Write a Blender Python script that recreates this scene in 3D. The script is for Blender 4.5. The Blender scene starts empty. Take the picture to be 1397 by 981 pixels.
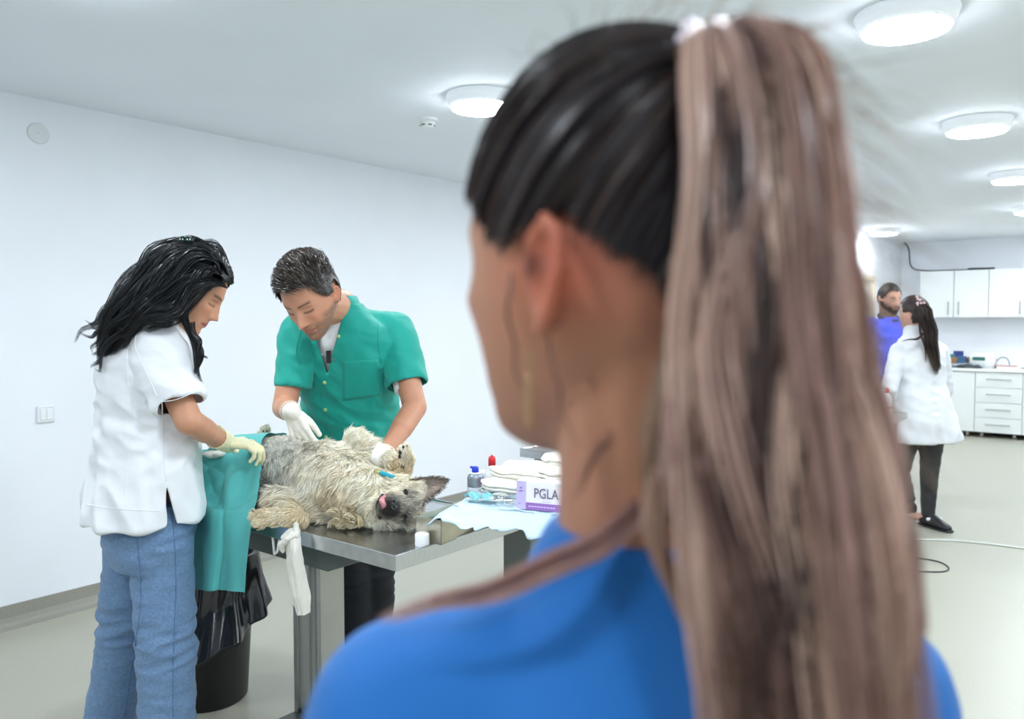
import bpy, bmesh, math, random
import numpy as np
from mathutils import Vector, Matrix
from mathutils.bvhtree import BVHTree

# ------------------------------------------------------------------ camera
F = 1100.0
CAMZ = 1.48
PITCH = math.atan(52.5 / F)
S = bpy.context.scene
COL = S.collection
cd = bpy.data.cameras.new('camera'); cam = bpy.data.objects.new('camera', cd); COL.objects.link(cam)
cam.location = (0, 0, CAMZ); cam.rotation_euler = (math.pi/2 - PITCH, 0, 0)
cd.sensor_width = 36; cd.lens = 36*F/1397; cd.clip_start = .02; cd.clip_end = 60
cd.dof.use_dof = True; cd.dof.focus_distance = 2.5; cd.dof.aperture_fstop = 3.6
S.camera = cam
# ------------------------------------------------------------------ world, light levels
w = bpy.data.worlds.new('world'); S.world = w; w.use_nodes = True
w.node_tree.nodes['Background'].inputs[0].default_value = (.8, .9, 1, 1)
w.node_tree.nodes['Background'].inputs[1].default_value = .3
LAMP = 40.0
S.view_settings.view_transform = 'Standard'; S.view_settings.look = 'None'
S.view_settings.exposure = 1.28; S.view_settings.gamma = 1; S.view_settings.use_curve_mapping = False

# ------------------------------------------------------------------ helpers
YAW = math.radians(38.3)
UU = np.array([math.sin(YAW), math.cos(YAW), 0]); VV = np.array([math.cos(YAW), -math.sin(YAW), 0])
def A(*a): return np.array(a, float)
def nrm(v): v = np.asarray(v, float); return v/np.linalg.norm(v)
def ray(px, py):
    cx = (px-698.5)/F; cy = -(py-490.5)/F
    return A(cx, cy*math.sin(PITCH)+math.cos(PITCH), cy*math.cos(PITCH)-math.sin(PITCH))
def P(px, py, d):                      # the point seen at a pixel, d metres away
    r = ray(px, py); return A(0, 0, CAMZ) + r*d/r[1]
def G(px, py, z=0.0):                  # the point seen at a pixel on a level plane
    r = ray(px, py); return A(0, 0, CAMZ) + r*(z-CAMZ)/r[2]
def RW(X, Y, z=0.0): return X*VV + Y*UU + A(0, 0, z)     # room axes to world
def onY(px, Y):                        # room X of pixel column px on plane Y
    r = (px-698.5)/F
    # (X*v0+Y*u0) = r (X*v1+Y*u1)
    return Y*(r*UU[1]-UU[0])/(VV[0]-r*VV[1])
def zat(py, X, Y):                     # height on the vertical line through room point
    d = RW(X, Y)[1]; return P(698.5, py, d)[2]
def wallX(px, X):                      # room Y of pixel column on plane X=const
    r = (px-698.5)/F
    return X*(r*VV[1]-VV[0])/(UU[0]-r*UU[1])

def lin(c):
    if isinstance(c, str): c = tuple(int(c[i:i+2], 16)/255 for i in (0, 2, 4))
    return tuple((x/12.92 if x <= .04045 else ((x+.055)/1.055)**2.4) for x in c[:3])

_G = np.random.RandomState(7).randn(256, 3); _G /= np.linalg.norm(_G, axis=1)[:, None]
_PM = np.random.RandomState(3).permutation(256)
def noise(p):
    p = np.asarray(p, float); i = np.floor(p).astype(int); f = p-i; u = f*f*f*(f*(f*6-15)+10)
    r = np.zeros(len(p))
    for dx in (0, 1):
        for dy in (0, 1):
            for dz in (0, 1):
                h = _PM[(_PM[(_PM[(i[:, 0]+dx) & 255]+i[:, 1]+dy) & 255]+i[:, 2]+dz) & 255]
                g = _G[h]; d = f-np.array([dx, dy, dz])
                wt = (u[:, 0] if dx else 1-u[:, 0])*(u[:, 1] if dy else 1-u[:, 1])*(u[:, 2] if dz else 1-u[:, 2])
                r += wt*(g*d).sum(1)
    return r*1.6
def sstep(a, b, x): t = np.clip((x-a)/(b-a), 0, 1); return t*t*(3-2*t)

MATS = {}
def mat(name, color=(.8, .8, .8), rough=.5, metal=0, spec=.5, noise_s=0, noise_a=.1, bump=0, bump_s=50, attr=False,
        emit=0, ecol=None, sss=0, coat=0, trans=0, alpha=1, sheen=0, stretch=None, aniso=0):
    if name in MATS: return MATS[name]
    m = bpy.data.materials.new(name); m.use_nodes = True; nt = m.node_tree; b = nt.nodes['Principled BSDF']
    c = lin(color)
    b.inputs['Base Color'].default_value = (*c, 1); b.inputs['Roughness'].default_value = rough
    b.inputs['Metallic'].default_value = metal; b.inputs['Specular IOR Level'].default_value = spec
    if sss:
        b.inputs['Subsurface Weight'].default_value = sss; b.inputs['Subsurface Radius'].default_value = (1, .35, .2)
        b.inputs['Subsurface Scale'].default_value = .006
    b.inputs['Coat Weight'].default_value = coat; b.inputs['Transmission Weight'].default_value = trans
    b.inputs['Alpha'].default_value = alpha; b.inputs['Sheen Weight'].default_value = sheen
    b.inputs['Anisotropic'].default_value = aniso
    tc = nt.nodes.new('ShaderNodeTexCoord'); src = tc.outputs['Object']
    if stretch:
        mp = nt.nodes.new('ShaderNodeMapping'); mp.inputs['Scale'].default_value = stretch
        nt.links.new(src, mp.inputs[0]); src = mp.outputs[0]
    base = None
    if attr:
        a = nt.nodes.new('ShaderNodeAttribute'); a.attribute_name = 'col'; base = a.outputs['Color']
    if noise_s:
        n = nt.nodes.new('ShaderNodeTexNoise'); n.inputs['Scale'].default_value = noise_s; n.inputs['Detail'].default_value = 4
        nt.links.new(src, n.inputs['Vector'])
        r = nt.nodes.new('ShaderNodeMapRange'); r.inputs[1].default_value = .3; r.inputs[2].default_value = .7
        r.inputs[3].default_value = 1-noise_a; r.inputs[4].default_value = 1+noise_a
        nt.links.new(n.outputs[0], r.inputs[0])
        x = nt.nodes.new('ShaderNodeMix'); x.data_type = 'RGBA'; x.blend_type = 'MULTIPLY'; x.inputs[0].default_value = 1
        if base is not None: nt.links.new(base, x.inputs[6])
        else: x.inputs[6].default_value = (*c, 1)
        nt.links.new(r.outputs[0], x.inputs[7]); base = x.outputs[2]
    if base is not None: nt.links.new(base, b.inputs['Base Color'])
    if bump:
        n = nt.nodes.new('ShaderNodeTexNoise'); n.inputs['Scale'].default_value = bump_s; n.inputs['Detail'].default_value = 5
        nt.links.new(src, n.inputs['Vector'])
        bp = nt.nodes.new('ShaderNodeBump'); bp.inputs['Strength'].default_value = bump; bp.inputs['Distance'].default_value = .003
        nt.links.new(n.outputs[0], bp.inputs['Height']); nt.links.new(bp.outputs[0], b.inputs['Normal'])
    if emit:
        b.inputs['Emission Color'].default_value = (*lin(ecol or color), 1); b.inputs['Emission Strength'].default_value = emit
    MATS[name] = m; return m

def put(o, parent=None):
    COL.objects.link(o)
    if parent: o.parent = parent
    return o
def tag(o, label=None, cat=None, group=None, kind=None):
    if label: o['label'] = label
    if cat: o['category'] = cat
    if group: o['group'] = group
    if kind: o['kind'] = kind
    return o
def thing(name, label, cat, loc=(0, 0, 0), rotz=0, group=None):
    o = bpy.data.objects.new(name, None); o.empty_display_size = .05; COL.objects.link(o)
    o.location = tuple(loc); o.rotation_euler = (0, 0, rotz); o.matrix_basis  # basis
    return tag(o, label, cat, group)
def local(parent, V):                  # world points into the parent's frame (translation + z rotation)
    if parent is None: return V
    V = np.asarray(V, float) - np.array(parent.location); a = -parent.rotation_euler[2]
    c, s = math.cos(a), math.sin(a)
    return np.stack([V[:, 0]*c-V[:, 1]*s, V[:, 0]*s+V[:, 1]*c, V[:, 2]], 1)
def mesh_obj(name, V, Fc, m, parent=None, col=None, smooth=True, world=True, rootpar=None):
    """V world points; Fc array of quads/tris or list"""
    V = np.asarray(V, float)
    if parent is not None and world: V = local(rootpar or parent, V)
    me = bpy.data.meshes.new(name)
    if isinstance(Fc, np.ndarray):
        n, k = Fc.shape
        me.vertices.add(len(V)); me.vertices.foreach_set('co', V.astype(np.float32).ravel())
        me.loops.add(n*k); me.loops.foreach_set('vertex_index', Fc.astype(np.int32).ravel())
        me.polygons.add(n); me.polygons.foreach_set('loop_start', np.arange(0, n*k, k, dtype=np.int32))
        try: me.polygons.foreach_set('loop_total', np.full(n, k, dtype=np.int32))
        except Exception: pass
        me.update(calc_edges=True)
    else:
        me.from_pydata([tuple(v) for v in V], [], [tuple(int(i) for i in f) for f in Fc])
    if smooth: me.polygons.foreach_set('use_smooth', np.ones(len(me.polygons), dtype=bool))
    if col is not None:
        a = me.color_attributes.new('col', 'FLOAT_COLOR', 'POINT')
        c = np.ones((len(V), 4), np.float32); c[:, :3] = col; a.data.foreach_set('color', c.ravel())
    me.materials.append(m)
    o = bpy.data.objects.new(name, me); put(o, parent)
    return o

class Vol:
    def __init__(s): s.V = []; s.F = []; s.n = 0
    def add(s, V, Fc):
        s.V.append(np.asarray(V, float)); s.F += [tuple(i+s.n for i in f) for f in Fc]; s.n += len(V); return s
    def arr(s): return np.concatenate(s.V)
    # rings: list of (centre, ax, ay) where ax, ay are already scaled vectors
    def loft(s, rings, n=24, e=2.0, cap=True, e_list=None):
        t = np.linspace(0, 2*math.pi, n, endpoint=False); V = []
        for r in rings:
            ee = r[3] if len(r) > 3 else e
            c, ss = np.cos(t), np.sin(t)
            x = np.sign(c)*np.abs(c)**(2/ee); y = np.sign(ss)*np.abs(ss)**(2/ee)
            V.append(np.asarray(r[0])[None]+x[:, None]*np.asarray(r[1])[None]+y[:, None]*np.asarray(r[2])[None])
        V = np.concatenate(V); Fc = []
        for k in range(len(rings)-1):
            for i in range(n):
                j = (i+1) % n; Fc.append((k*n+i, k*n+j, (k+1)*n+j, (k+1)*n+i))
        if cap:
            Fc.append(tuple(range(n-1, -1, -1))); Fc.append(tuple((len(rings)-1)*n+i for i in range(n)))
        return s.add(V, Fc)
    def cap(s, p0, r0, p1, r1, n=16, flat=None):
        p0 = np.asarray(p0, float); p1 = np.asarray(p1, float); d = p1-p0; L = np.linalg.norm(d)
        d = d/L if L > 1e-9 else A(0, 0, 1)
        a = np.cross(d, A(0, 0, 1) if abs(d[2]) < .9 else A(1, 0, 0)); a = nrm(a); b = np.cross(d, a)
        if flat is not None:           # flat = (normal vector, factor)
            b = nrm(flat[0]-np.dot(flat[0], d)*d); a = np.cross(b, d); fb = flat[1]
        else: fb = 1
        R = []
        for th in np.linspace(-math.pi/2+.12, 0, 5): R.append((p0+d*r0*math.sin(th), a*r0*math.cos(th), b*r0*fb*math.cos(th)))
        for th in np.linspace(0, math.pi/2-.12, 5): R.append((p1+d*r1*math.sin(th), a*r1*math.cos(th), b*r1*fb*math.cos(th)))
        return s.loft(R, n)
    def chain(s, pts, rs, flat=None):
        for i in range(len(pts)-1): s.cap(pts[i], rs[i], pts[i+1], rs[i+1], flat=flat)
        return s
    def ell(s, c, ax, ay, az, n=20):
        c = np.asarray(c, float); ax, ay, az = map(lambda q: np.asarray(q, float), (ax, ay, az)); R = []
        for th in np.linspace(-math.pi/2+.06, math.pi/2-.06, 14): R.append((c+az*math.sin(th), ax*math.cos(th), ay*math.cos(th)))
        return s.loft(R, n)
    def box(s, lo, hi, M=None, o=None):
        V = np.array([[x, y, z] for x in (lo[0], hi[0]) for y in (lo[1], hi[1]) for z in (lo[2], hi[2])], float)
        return s.add(V, [(0, 1, 3, 2), (4, 6, 7, 5), (0, 4, 5, 1), (2, 3, 7, 6), (0, 2, 6, 4), (1, 5, 7, 3)])
    def obj(s, name, m, parent=None, smooth=True, world=True, bevel=0, seg=2, col=None):
        o = mesh_obj(name, s.arr(), s.F, m, parent, smooth=smooth, world=world, col=col)
        if bevel:
            md = o.modifiers.new('b', 'BEVEL'); md.width = bevel; md.segments = seg; md.limit_method = 'ANGLE'
            md.harden_normals = False
            for p in o.data.polygons: p.use_smooth = False
        return o

def remesh(vol, vox, it=3):
    V = vol.arr(); me = bpy.data.meshes.new('t'); me.from_pydata([tuple(v) for v in V], [], vol.F)
    # outward normals
    bm = bmesh.new(); bm.from_mesh(me); bmesh.ops.recalc_face_normals(bm, faces=bm.faces); bm.to_mesh(me); bm.free()
    o = bpy.data.objects.new('t', me); COL.objects.link(o)
    md = o.modifiers.new('r', 'REMESH'); md.mode = 'VOXEL'; md.voxel_size = vox; md.adaptivity = 0
    dg = bpy.context.evaluated_depsgraph_get(); dg.update()
    ev = o.evaluated_get(dg).data
    n = len(ev.vertices); V = np.zeros(n*3, np.float32); ev.vertices.foreach_get('co', V); V = V.reshape(-1, 3).astype(float)
    k = len(ev.polygons); L = np.zeros(len(ev.loops), np.int32); ev.loops.foreach_get('vertex_index', L)
    lt = np.zeros(k, np.int32); ev.polygons.foreach_get('loop_total', lt)
    if (lt == 4).all(): Fq = L.reshape(-1, 4)
    else:
        Fq = []; s0 = 0
        for t in lt: q = L[s0:s0+t]; Fq.append([q[0], q[1], q[2], q[3] if t > 3 else q[2]]); s0 += t
        Fq = np.array([f for f in Fq if f[2] != f[3]])
    bpy.data.objects.remove(o); bpy.data.meshes.remove(me)
    return relax(V, Fq, it), Fq
def relax(V, Fq, it, lam=.6, wt=None):
    E = np.concatenate([Fq[:, [i, (i+1) % Fq.shape[1]]] for i in range(Fq.shape[1])]); n = len(V)
    a, b = E[:, 0], E[:, 1]; cnt = np.bincount(a, minlength=n)+np.bincount(b, minlength=n)
    for _ in range(it):
        Sx = np.stack([np.bincount(a, V[b, k], n)+np.bincount(b, V[a, k], n) for k in range(3)], 1)
        D = lam*(Sx/np.maximum(cnt, 1)[:, None]-V)
        if wt is not None: D *= wt[:, None]
        V = V+D
    return V
def normals(V, Fq):
    a = V[Fq[:, 0]]; b = V[Fq[:, 1]]; c = V[Fq[:, 2]]; d = V[Fq[:, -1]]
    N = np.cross(c-a, d-b); out = np.zeros_like(V)
    for i in range(Fq.shape[1]):
        for k in range(3): out[:, k] += np.bincount(Fq[:, i], N[:, k], len(V))
    return out/np.maximum(np.linalg.norm(out, axis=1), 1e-9)[:, None]
def tree(V, Fq): return BVHTree.FromPolygons([tuple(v) for v in V], [tuple(int(i) for i in f) for f in Fq])
def hit(tr, px, py, off=0.0):          # first point of a surface along the line of sight, with its normal
    r = nrm(ray(px, py)); h = tr.ray_cast(Vector((0, 0, CAMZ)), Vector(r))
    if h[0] is None: return None, None
    n = np.array(h[1]); n = n if np.dot(n, r) < 0 else -n
    return np.array(h[0])+n*off, n
def folds(V, scale, amp, seed=0, ridge=True):
    q = V*np.asarray(scale)[None]+seed*11.3
    a = noise(q); b = noise(q*2.1+5)
    r = (1-2*np.abs(a))*.7+.35*b if ridge else a+.4*b
    return amp*r
def tint(V, c, a=.06, s=30, seed=0):
    c = np.array(lin(c)); return c[None]*(1+a*noise(V*s+seed*3.3)[:, None])

# ---------------------------------------------------------------- strands
def ribbons(Pth, W, seed=0, up=None, taper=True, prism=False):
    N, K, _ = Pth.shape; rng = np.random.RandomState(seed)
    T = np.gradient(Pth, axis=1); T /= np.maximum(np.linalg.norm(T, axis=2, keepdims=True), 1e-9)
    r = rng.randn(N, 1, 3) if up is None else np.broadcast_to(up, (N, 1, 3))+rng.randn(N, 1, 3)*.5
    B = np.cross(T, np.broadcast_to(r, T.shape)); B /= np.maximum(np.linalg.norm(B, axis=2, keepdims=True), 1e-9)
    tp = np.interp(np.arange(K)/(K-1), [0, .6, 1], [1, .9, .12]) if taper else np.ones(K)
    Wd = (np.ones(N)*W)[:, None]*tp[None]
    a = Pth-B*Wd[..., None]/2; b = Pth+B*Wd[..., None]/2
    V = np.stack([a, b], 2).reshape(-1, 3)
    base = (np.arange(N)*K*2)[:, None]; k = (np.arange(K-1)*2)[None]
    i = (base+k).ravel(); Fq = np.stack([i, i+1, i+3, i+2], 1)
    return V, Fq
def strand_cols(N, K, cols, seed=0, var=.15, ends=None):
    rng = np.random.RandomState(seed); cl = np.array([lin(c) for c in cols]); pick = cl[rng.randint(len(cl), size=N)]
    pick = pick*(1+var*rng.randn(N, 1)); c = np.repeat(pick[:, None], K, 1)
    if ends is not None:
        t = np.linspace(0, 1, K)[None, :, None]; e = np.array(lin(ends)); c = c*(1-t)+e*t
    return np.clip(np.repeat(c.reshape(N*K, 3), 2, 0), 0, 1)
def spline(pts, K):
    pts = np.asarray(pts, float); n = len(pts); t = np.linspace(0, n-1, K); i = np.clip(t.astype(int), 0, n-2); f = (t-i)[:, None]
    g = lambda j: pts[np.clip(j, 0, n-1)]
    p0, p1, p2, p3 = g(i-1), g(i), g(i+1), g(i+2)
    return .5*((2*p1)+(-p0+p2)*f+(2*p0-5*p1+4*p2-p3)*f*f+(-p0+3*p1-3*p2+p3)*f**3)
def lock(path, rad, n, K=18, seed=0, wave=0, wf=3, flat=None):
    rng = np.random.RandomState(seed); C = spline(path, K); t = np.linspace(0, 1, K)
    R = np.interp(t, np.linspace(0, 1, len(rad)), rad)
    T = nrm(C[-1]-C[0]); a = nrm(np.cross(T, A(.3, .9, .2))); b = np.cross(T, a)
    ang = rng.rand(n)*2*math.pi; rr = np.sqrt(rng.rand(n))
    ox = (np.cos(ang)*rr)[:, None]+.12*np.cumsum(rng.randn(n, K)*.25, 1); oy = (np.sin(ang)*rr)[:, None]+.12*np.cumsum(rng.randn(n, K)*.25, 1)
    Q = C[None]+R[None, :, None]*(ox[..., None]*a+oy[..., None]*b)
    if wave:
        ph = rng.rand()*6.3; ws = np.sin(t*wf*6.28+ph); wc = np.cos(t*wf*5.1+ph*2)
        Q = Q+wave*(ws[:, None]*a+wc[:, None]*b)[None]*np.minimum(1, t*3)[None, :, None]
    # uneven ends
    cut = 1-.12*rng.rand(n)
    tt = t[None]*cut[:, None]*(K-1); i = np.clip(tt.astype(int), 0, K-2); f = (tt-i)[..., None]; idx = np.arange(n)[:, None]
    return Q[idx, i]*(1-f)+Q[idx, i+1]*f

# ---------------------------------------------------------------- heads
def head_surf(D, male=False):
    x = .0755*D[:, 0]; y = .096*D[:, 1]; z = .117*D[:, 2]
    t = np.clip(-z/.117, 0, 1); fr = sstep(-.1, .5, D[:, 1])
    x = x*(1-(.30 if male else .38)*t**1.5)
    y = y+.052*t**1.8
    y = np.where((z > .0) & (y < 0), y*(1+.06*sstep(0, .06, z)), y)
    y = np.where(y > .08, .08+(y-.08)*.75, y)
    g = lambda cx, cz, sx, sz: np.exp(-((np.abs(x)-cx)/sx)**2-((z-cz)/sz)**2)
    k = 1.25 if male else 1
    y = y+fr*(.005*k*g(.022, .022, .024, .009)-.010*g(.031, .001, .015, .011)+.0055*g(.031, -.001, .010, .0055)
              + .005*g(.042, -.02, .016, .012)-.004*g(.0, -.079, .02, .005)+.007*k*g(0, -.098, .018, .012)
              - .003*g(.03, -.05, .01, .02))
    nz = np.interp(z, [-.046, -.040, -.036, -.015, .008, .022], [0, .016, .026, .016, .006, 0])
    y = y+fr*k*nz*np.exp(-(x/np.interp(z, [-.04, 0], [.0105, .0075]))**2)+fr*.009*g(.0125, -.037, .006, .006)
    y = y+fr*(.0065*g(0, -.057, .019, .0045)+.0075*g(0, -.068, .016, .0048)-.004*g(0, -.0625, .024, .0018))
    return np.stack([x, y, z], 1)
def sph(nu=90, nv=64):
    u = np.linspace(0, 2*math.pi, nu, endpoint=False); v = np.linspace(-math.pi/2+.03, math.pi/2-.03, nv)
    D = np.array([[math.sin(a)*math.cos(b), math.cos(a)*math.cos(b), math.sin(b)] for b in v for a in u])
    Fc = [(k*nu+i, k*nu+(i+1) % nu, (k+1)*nu+(i+1) % nu, (k+1)*nu+i) for k in range(nv-1) for i in range(nu)]
    return D, Fc, nu, nv
class Head:
    def __init__(s, c, fwd, up, sc=1.0, male=False, es=1.0):
        s.es = es
        s.c = np.asarray(c, float); s.f = nrm(fwd); u = nrm(up); s.u = nrm(u-np.dot(u, s.f)*s.f); s.r = np.cross(s.f, s.u)
        s.M = np.stack([s.r, s.f, s.u]); s.sc = sc; s.male = male
    def w(s, L): return s.c+(np.atleast_2d(L)*s.sc)@s.M
    def l(s, W): return ((np.atleast_2d(W)-s.c)@s.M.T)/s.sc
    def add(s, vol):
        D, Fc, nu, nv = sph(); L = head_surf(D, s.male); Fc = list(Fc)+[tuple(range(nu-1, -1, -1)), tuple((nv-1)*nu+i for i in range(nu))]
        vol.add(s.w(L), Fc)
        for sg in (-1, 1):             # ears
            es = s.es; q = lambda x, y, z: s.w([(sg*(.073+(x-.073)*es), y*es, (z+.014)*es-.014)])[0]
            pts = [q(.073, .003, -.030), q(.077, .003, -.012), q(.080, .0, .003), q(.083, -.010, .009), q(.087, -.019, .003), q(.087, -.019, -.012), q(.082, -.010, -.027), q(.076, .0, -.037)]
            vol.chain(pts, [x*s.sc for x in (.004, .0034, .0036, .004, .004, .0042, .0052, .0058)])
            vol.cap(q(.072, -.009, -.001), .009*s.sc, q(.071, -.008, -.020), .009*s.sc)
            vol.cap(q(.079, -.013, .000), .003*s.sc, q(.078, -.011, -.014), .0035*s.sc)
    def paint(s, V, base, lips='b5605c', brow='2a1f1c', lash='1c1413', beard=None, beard_a=0, blush=.25, hairline=None):
        L = s.l(V); x, y, z = L.T; c = tint(V, base, .05, 40)
        near = (np.abs(x) < .12) & (np.abs(z) < .16) & (y > -.13) & (y < .16)
        fr = sstep(.03, .06, y)*near
        def mix(c, col, m): return c*(1-m[:, None])+np.array(lin(col))[None]*m[:, None]
        ax = np.abs(x)
        red = np.array(lin(base))*A(1.1, .72, .66)
        for (cx, cz, sx, sz, am) in ((.04, -.03, .018, .014, blush), (0, -.038, .012, .01, blush), (.084, -.01, .012, .03, blush*1.6)):
            m = am*near*np.exp(-((ax-cx)/sx)**2-((z-cz)/sz)**2); c = c*(1-m[:, None])+red[None]*m[:, None]
        lw = np.clip(1-(ax/.024)**2, 0, 1)
        m = fr*np.exp(-((z+.0625)/(.003+.006*lw))**4)*(ax < .024); c = mix(c, lips, m*.8)
        m = fr*np.exp(-((z+.0625)/.0014)**2)*(ax < .024); c = mix(c, '5a2524', m*.6)
        bz = .020+.004*np.sin(np.clip((ax-.012)/.034, 0, 1)*2.2)
        m = fr*np.exp(-((z-bz)/.0038)**2)*sstep(.009, .014, ax)*(1-sstep(.044, .05, ax)); c = mix(c, brow, m*.85)
        lz = -.006-.0025*np.cos(np.clip((ax-.031)/.014, -1.2, 1.2)*1.5)+.003
        m = .55*fr*np.exp(-((z-.010)/.0022)**2)*(np.abs(ax-.031) < .014); c = mix(c, '8a5a48', m)
        m = fr*np.exp(-((z-lz)/.0026)**2)*(np.abs(ax-.031) < .0145); c = mix(c, lash, m*.85)
        m = fr*np.exp(-((z+.0455)/.0022)**2-((ax-.007)/.0035)**2); c = mix(c, '3c1c18', m*.7)
        if beard:
            m = near*sstep(-.0, .03, y)*sstep(-.035, -.06, z)*(1-np.exp(-((z+.0625)/.008)**2)*(ax < .024))
            m = np.maximum(m, near*sstep(-.02, -.045, z)*sstep(.045, .06, ax)*sstep(-.03, .0, y))
            m *= (.75+.5*noise(V*250)); c = mix(c, beard, np.clip(m*beard_a, 0, 1))
        return c
    def capmesh(s, inside, thick, seed=0, amp=.002, nu=120, nv=80):
        D, Fc, nu, nv = sph(nu, nv); L = head_surf(D, s.male); m = inside(L)
        n = D.copy(); t = thick(L) if callable(thick) else thick
        t = t*(.5+.5*sstep(0, .25, m)) if m.dtype != bool else t*np.ones(len(L))
        L2 = L+n*(t+amp*noise(D*A(25, 25, 8)))[:, None]
        keep = m > 0
        Fk = np.array([f for f in Fc if all(keep[i] for i in f)])
        top = nu*(nv-1)
        return s.w(L2), Fk

def hand(vol, wr, d, n, th, sc=1., curl=(.35, .5, .4), fat=1., thumb=.6, spread=.12):
    wr = np.asarray(wr, float); d = nrm(d); n = nrm(n-np.dot(n, d)*d); s = np.cross(d, n); s = s if np.dot(s, th) > 0 else -s
    kn = []
    for i in range(4):
        k = wr+sc*(d*(.088-.004*abs(i-1.2))+s*(.031-.0205*i)); kn.append(k)
        vol.cap(wr+sc*(d*.012+s*(.014-.010*i)), .014*sc*fat, k, .0105*sc*fat)
    vol.cap(wr+sc*d*.03, .018*sc*fat, wr+sc*d*.065, .02*sc*fat, flat=(n, .7))
    Ls = [(.042, .026, .021), (.047, .029, .022), (.043, .027, .021), (.033, .020, .019)]
    for i in range(4):
        p = kn[i]; ang = 0; dd0 = nrm(d+s*spread*(1.3-i)*.8)
        for j in range(3):
            ang += curl[j]*(1+.08*i); dd = dd0*math.cos(ang)+n*math.sin(ang)
            q = p+dd*Ls[i][j]*sc; vol.cap(p, (.0093-.0009*j)*sc*fat, q, (.0086-.0010*j)*sc*fat, n=10); p = q
    a = wr+sc*(d*.022+s*.022+n*.004); b = a+sc*.042*nrm(d*.75+s*thumb+n*.35); c = b+sc*.032*nrm(d*.95+s*thumb*.3+n*.35); e = c+sc*.026*nrm(d+n*.4)
    vol.chain([a, b, c, e], [.014*sc*fat, .011*sc*fat, .0095*sc*fat, .008*sc*fat])

def figure(J, head, vox, k=1.0, torso=True, hands=None, neckr=.054, it=2, ks=.86, kl=.86):
    """continuous body from joints: J has neck, chest, waist, pelvis, fw (facing), sh/el/wr/hip/kn/an pairs"""
    v = Vol(); head.add(v); f = nrm(J['fw']); r = nrm(np.cross(f, A(0, 0, 1)))
    hb = head.w([(0, -.018, -.05)])[0]
    v.chain([J['neck'], hb], [neckr*1.12, neckr])
    v.cap(J['neck'], .06*k, J['neck']+(J['chest']-J['neck'])*.35, .062*k, flat=(f, .75))
    k2 = k*.88
    R = [(J['pelvis']-A(0, 0, .09), r*.10*k2, f*.07*k2), (J['pelvis'], r*.145*k2, f*.09*k2), (J['waist'], r*.125*k2, f*.085*k2), (J['chest'], r*.145*k2, f*.10*k2),
         (J['chest']+(J['neck']-J['chest'])*.65, r*.115*k2, f*.075*k2), (J['neck'], r*.05, f*.045)]
    v.loft(R, 28)
    for i in (0, 1):
        v.cap(J['neck']+(J['chest']-J['neck'])*.22, .045*k, J['sh'][i], .052*k*ks)
        v.chain([J['sh'][i], J['el'][i], J['wr'][i]], [.05*k*ks, .039*k, .026*k])
        v.cap(J['el'][i]+(J['wr'][i]-J['el'][i])*.05, .038*k, J['el'][i]+(J['wr'][i]-J['el'][i])*.45, .036*k)
        v.chain([J['hip'][i], J['kn'][i], J['an'][i]], [.078*k*kl, .05*k*kl, .036*k])
        v.cap(J['an'][i]-A(0, 0, .03), .035, J['an'][i]+f*.13-A(0, 0, .055), .026)
    if hands:
        for h in hands: hand(v, **h)
    return remesh(v, vox, it)

# ================================================================== THE ROOM
H = 2.566
M_wall = mat('wall_paint', 'eef1f6', .6, noise_s=3, noise_a=.012, bump=.08, bump_s=120)
M_ceil = mat('ceiling_paint', 'edf2f8', .75, noise_s=1.5, noise_a=.015)
M_floor = mat('linoleum', 'aaa999', .33, spec=.45, noise_s=160, noise_a=.09, bump=.03, bump_s=300)
M_cove = mat('cove_vinyl', '96948a', .45, noise_s=200, noise_a=.10)
M_steel = mat('brushed_steel', 'cdd0d2', .24, metal=1, noise_s=40, noise_a=.10, stretch=(1, 12, 1), bump=.05, bump_s=60)
M_steel2 = mat('satin_steel', 'a3a5a2', .42, metal=1, noise_s=20, noise_a=.08)
M_alu = mat('anodised_aluminium', 'c2c2bb', .40, metal=.8, noise_s=8, noise_a=.05)
M_grey = mat('grey_painted_metal', '6f7470', .45, metal=.5, noise_s=8, noise_a=.05)
M_black = mat('black_plastic', '15161a', .4, noise_s=20, noise_a=.1)
M_white = mat('white_plastic', 'eceeee', .35)
M_lam = mat('white_laminate', 'e6eae9', .4, noise_s=2, noise_a=.01)

def rbox(name, lo, hi, m, parent=None, bevel=0, world=True, rootpar=None):
    """box in room axes (X, Y, z)"""
    V = np.array([RW(x, y, z) for x in (lo[0], hi[0]) for y in (lo[1], hi[1]) for z in (lo[2], hi[2])])
    Fc = [(0, 1, 3, 2), (4, 6, 7, 5), (0, 4, 5, 1), (2, 3, 7, 6), (0, 2, 6, 4), (1, 5, 7, 3)]
    o = mesh_obj(name, V, Fc, m, parent, smooth=False, rootpar=rootpar)
    if bevel:
        md = o.modifiers.new('b', 'BEVEL'); md.width = bevel; md.segments = 2; md.limit_method = 'ANGLE'
    return o
def struct(o): o['kind'] = 'structure'; return o
XL, XS, XR, YR, YB, YJ = -4.30, -2.75, 4.2, -3.2, 12.3, 8.3
struct(rbox('floor', (XL-.2, YR-.2, -.1), (XR+.2, YB+.2, 0), M_floor))
struct(rbox('ceiling', (XL-.2, YR-.2, H), (XR+.2, YB+.2, H+.1), M_ceil))
struct(rbox('wall_left', (XL-.12, YR, 0), (XL, YJ, H), M_wall))
struct(rbox('wall_jog', (XL-.12, YJ, 0), (XS-.12, YJ+.12, H), M_wall))
struct(rbox('wall_side', (XS-.12, YJ, 0), (XS, YB, H), M_wall))
struct(rbox('wall_back', (XS-.12, YB, 0), (XR, YB+.12, H), M_wall))
struct(rbox('wall_right', (XR, YR, 0), (XR+.12, YB+.12, H), M_wall))
struct(rbox('wall_rear', (XL-.12, YR-.12, 0), (XR+.12, YR, H), M_wall))
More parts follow.
